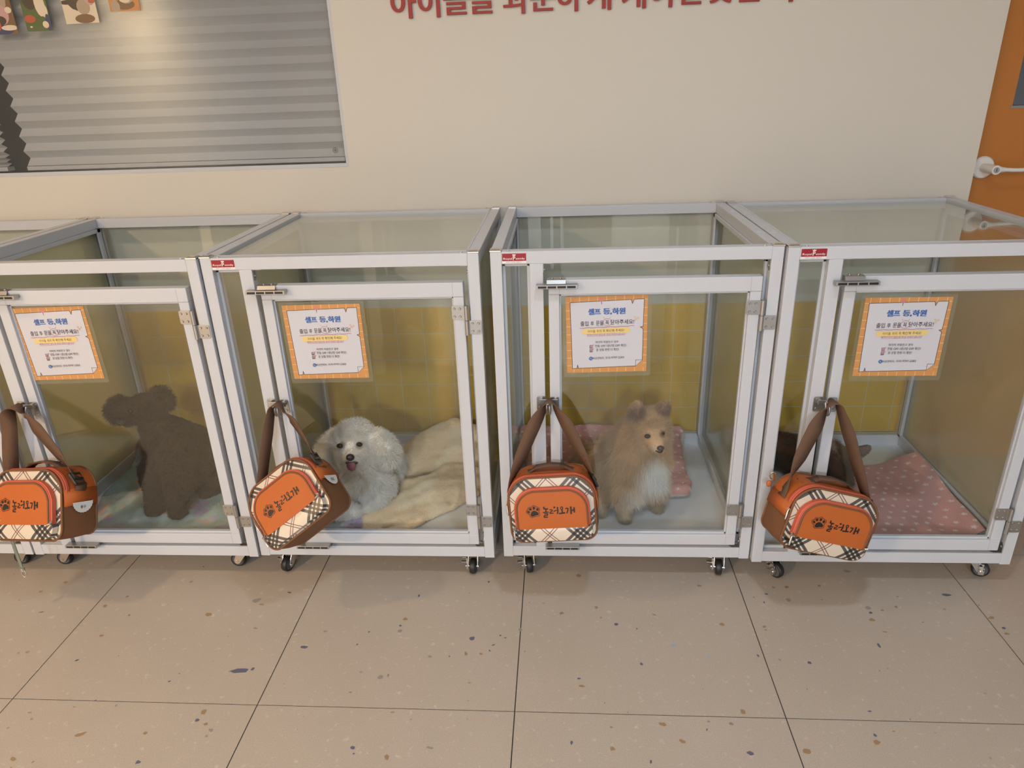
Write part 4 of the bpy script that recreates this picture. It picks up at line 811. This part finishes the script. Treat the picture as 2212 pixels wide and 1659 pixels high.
    pg([(1140+(60 if k % 2 == 0 else 27)*math.sin(k*math.pi/5), 352-(60 if k % 2 == 0 else 27)*math.cos(k*math.pi/5)) for k in range(10)])
    pg([(340,515),(400,520),(470,555),(530,600),(537,650),(500,685),(420,700),(350,735),(290,755),(235,730),(225,670),(240,600),(280,540)])
    el(140, 570, 58, 40, .4); el(207, 460, 56, 50, .5); el(344, 410, 50, 62); el(486, 455, 52, 58, .2)
    st([(345,300),(430,355),(490,360),(570,400),(575,480),(530,545),(580,620),(560,700),(500,735),(400,745),(290,800),(200,760),(175,650),(110,640),(45,580),(60,510),(115,480),(110,410),(180,375),(250,385),(290,320),(345,300)], 15)
    mb.build('paw_logo', M_ink, pocket)
    # zip pulls
    mb = MB(); mb.cyl((-.090, -.016, -.036), (-.094, -.022, -.040), .004, 10); mb.tube([(-.093, -.023, -.040), (-.0935, -.0235, -.052), (-.0925, -.0235, -.064)], [.0012, .0028, .0018], 8); mb.build('zip_pull', M_chrome, r); mb = MB(); mb.cyl((-.104, .008, .018), (-.108, .003, .016), .004, 10); mb.tube([(-.108, .002, .016), (-.1085, .001, .004), (-.108, .001, -.010)], [.0012, .003, .002], 8); mb.build('zip_pull', M_chrome, r)
    mb = MB(); mb.cyl((.088, -.017, -.038), (.093, -.022, -.034), .0032, 10); mb.tube([(.09, -.021, -.037), (.083, -.023, -.040)], .0018, 6); mb.build('zip_pull', M_chrome, r)
    # top handle and side tabs
    mb = MB(); ribbon(mb, smooth_path([(-.062, .050, .0795), (-.050, .05, .086), (-.025, .05, .0985), (.02, .05, .0995), (.048, .05, .088), (.062, .05, .0795)], 5), [(0,1,0)]*26, .026, .0022)
    ribbon(mb, [(-.036, .05, .096), (0, .05, .101), (.034, .05, .0965)], [(0,1,0)]*3, .029, .0040); ribbon(mb, [(-.078, .05, .0775), (-.046, .05, .088)], [(0,1,0)]*2, .030, .002); ribbon(mb, [(.078, .05, .0775), (.046, .05, .088)], [(0,1,0)]*2, .030, .002); mb.build('carry_handle', M_web, r)
    for s in (-1, 1):
        mb = MB(); ribbon(mb, [(s*.1045, .05, .036), (s*.1085, .05, .018), (s*.109, .05, -.002)], [(0,1,0)]*3, .094, .0025); mb.build('side_tab', M_or, r)
    return r
def pose(rz, rx, ry): return (Matrix.Rotation(math.radians(rz), 3, 'Z') @ Matrix.Rotation(math.radians(rx), 3, 'X') @ Matrix.Rotation(math.radians(ry), 3, 'Y')).to_euler()
bag0 = make_bag(); B = {}
for i, (loc, rot, lb) in {1: ((-1.166, -.154, .334), (-14, -24, -8), 'orange bag hanging at the left photo edge in front of the poodle\'s cage'),
      2: ((-.4620, -.158, .351), (-13, -28, -42), 'steeply tilted orange bag hanging on the white dog\'s cage'),
      3: ((.2075, -.134, .3180), (-3, -12, -5), 'orange bag hanging upright on the pomeranian\'s cage'),
      4: ((.886, -.153, .292), (11, -8, 18), 'orange bag hanging on the rightmost cage, turned to the right')}.items():
    b = bag0 if i == 1 else copy_tree(bag0); b.location = loc; b.rotation_euler = pose(*rot); B[i] = b
    tag(b, lb, 'bag', 'orange bags hanging from the cage latches')
bpy.context.view_layer.update()
B[1].scale = (1.14, 1.04, 1.12); B[4].scale = (1.12, 1, 1); B[3].scale = (1.05, 1, 1.03); B[2].scale = (1, 1, 1.06)
bpy.context.view_layer.update()
for i, b in B.items():
    hx = CX[i]+{1: .1206, 2: .142, 3: .136, 4: .1395}[i]; hy = CY[i]-.034; M = b.matrix_basis.copy(); Mi = M.inverted()
    ends = [M @ Vector((s*.107, .05, .030)) for s in (-1, 1)]; yax = (M.to_3x3() @ Vector((0, 1, 0))).normalized()
    tops = [M @ Vector((s*.104, .05, .052)) for s in (-1, 1)]
    ap = Vector((hx, hy, .574)); w0 = {1: .024, 2: .019, 3: .019, 4: .020}[i]; FL, FR = {1: (.8, .95), 2: (.35, .6), 3: (.85, .75), 4: (.95, .45)}[i]
    mid = lambda a, f, o: a.lerp(ap, f)+Vector((o, 0, 0))
    P = [ends[0], tops[0], mid(tops[0], .35, -.006), mid(tops[0], .7, -.010), Vector((hx-w0, hy-.001, .548)), Vector((hx-w0*.62, hy, .567)), ap, Vector((hx+w0*.62, hy, .567)), Vector((hx+w0, hy-.001, .548)), mid(tops[1], .7, .010), mid(tops[1], .35, .006), tops[1], ends[1]]
    fac = [0, .15*FL, .8*FL, FL, .55*FL, .15, 0, .15, .55*FR, FR, .8*FR, .15*FR, 0]
    pts = smooth_path(P, 6); N = len(pts); W_ = []
    for k, p in enumerate(pts):
        q = k/6; a = int(min(q, len(fac)-2)); f = lerp(fac[a], fac[a+1], q-a); tg_ = (pts[min(k+1, N-1)]-pts[max(k-1, 0)]).normalized()
        e = q/(len(fac)-1); ya = yax.lerp(Vector((0, 1, 0)), min(1, 2.5*min(e, 1-e))).normalized(); face = tg_.cross(Vector((0, 1, 0))).normalized()
        if face.dot(Vector((tg_.z, 0, -tg_.x))) < 0: face = -face
        if q > 6: face = -face
        W_.append((ya*(1-f)+face*f*(1 if q < 6 else -1)).normalized())
    mb = MB(); ribbon(mb, [Mi @ p for p in pts], [Mi.to_3x3() @ v for v in W_], .034, .0018); st_ = mb.build('shoulder_strap', M_web, b)
    # slider buckle on the right leg
    a, c = Mi @ pts[-9], Mi @ pts[-6]; dd = (c-a).normalized(); wv = (Mi.to_3x3() @ W_[-8]).normalized(); nn = dd.cross(wv).normalized(); R3 = Matrix((wv, dd, nn)).transposed().to_4x4(); R3.translation = (a+c)/2
    mb = MB()
    for bx in ((-.023, .023, -.017, -.012, -.003, .003), (-.023, .023, .012, .017, -.003, .003), (-.023, -.018, -.017, .017, -.003, .003), (.018, .023, -.017, .017, -.003, .003), (-.019, .019, -.003, .003, .001, .005)): mb.box(*bx, 0, R3)
    mb.build('buckle', M_blk, b, bevel=.001)
    if i in (1, 2):   # scalloped white name tag on the right side
        mb = MB(); pts2 = []
        for k in range(37):
            a = math.pi+math.pi*k/36; rr_ = .0255+.0008*math.cos(k*math.pi/1.5); pts2.append((.1115, .052+rr_*math.cos(a)*1.15, .004+rr_*math.sin(a)))
        mb.poly(pts2, 0); nm = MB(); fit_text(nm, '뭉구' if i == 1 else '코코', -.008, .008, 0, 0, 1, .007, .01)
        mb.add([(.1121, .052+x, -.008+z) for x, _, z in nm.v], nm.f, 1); mb.build('name_tag', [mat('white_tag', (.80, .80, .80), .5), M_ink], b)
# green leash end dangling from the left bag
mb = MB(); ribbon(mb, smooth_path([(-1.228, -.170, .272), (-1.230, -.168, .235), (-1.234, -.165, .180), (-1.234, -.165, .138)], 5), [(1, -.2, .2)]*16, .011, .002)
ls = tag(mb.build('leash_strap', fabric('sage_webbing', (.22, .27, .22), .8, 1500, .1, .5)), 'short sage green strap with metal clips dangling below the left bag', 'strap')
mb = MB(); mb.tube([(-1.233+.006*math.cos(a), -.166, .126+.012*math.sin(a)) for a in [k*math.pi/7 for k in range(14)]], .0018, 8, 0, True); mb.cyl((-1.2335, -.165, .134), (-1.234, -.165, .144), .0055, 12); mb.build('metal_clip', M_chrome, ls)
mb = MB(); mb.tube(smooth_path([(-1.228, -.170, .272), (-1.236, -.171, .286), (-1.236, -.173, .302), (-1.226, -.172, .300), (-1.227, -.170, .280)], 4), .002, 8); mb.cyl((-1.229, -.170, .264), (-1.228, -.170, .280), .0055, 12); mb.build('metal_clip', M_chrome, ls)
# key charm clipped to the right bag
mb = MB(); mb.tube([(.765+.008*math.cos(a), -.06, .375+.010*math.sin(a)) for a in [k*math.pi/7 for k in range(14)]], .0016, 8, 0, True); mb.box(.764, .771, -.065, -.058, .362, .380)
kc = tag(mb.build('charm_clip', mat('pale_brass', (.55, .42, .25), .25, 1)), 'small brass clip with orange charm on the left side of the rightmost bag', 'charm')
ball('charm', (.757, -.060, .352), .008, mat('rust_charm', (.50, .14, .04), .6), kc, (.9, .7, 1.2))
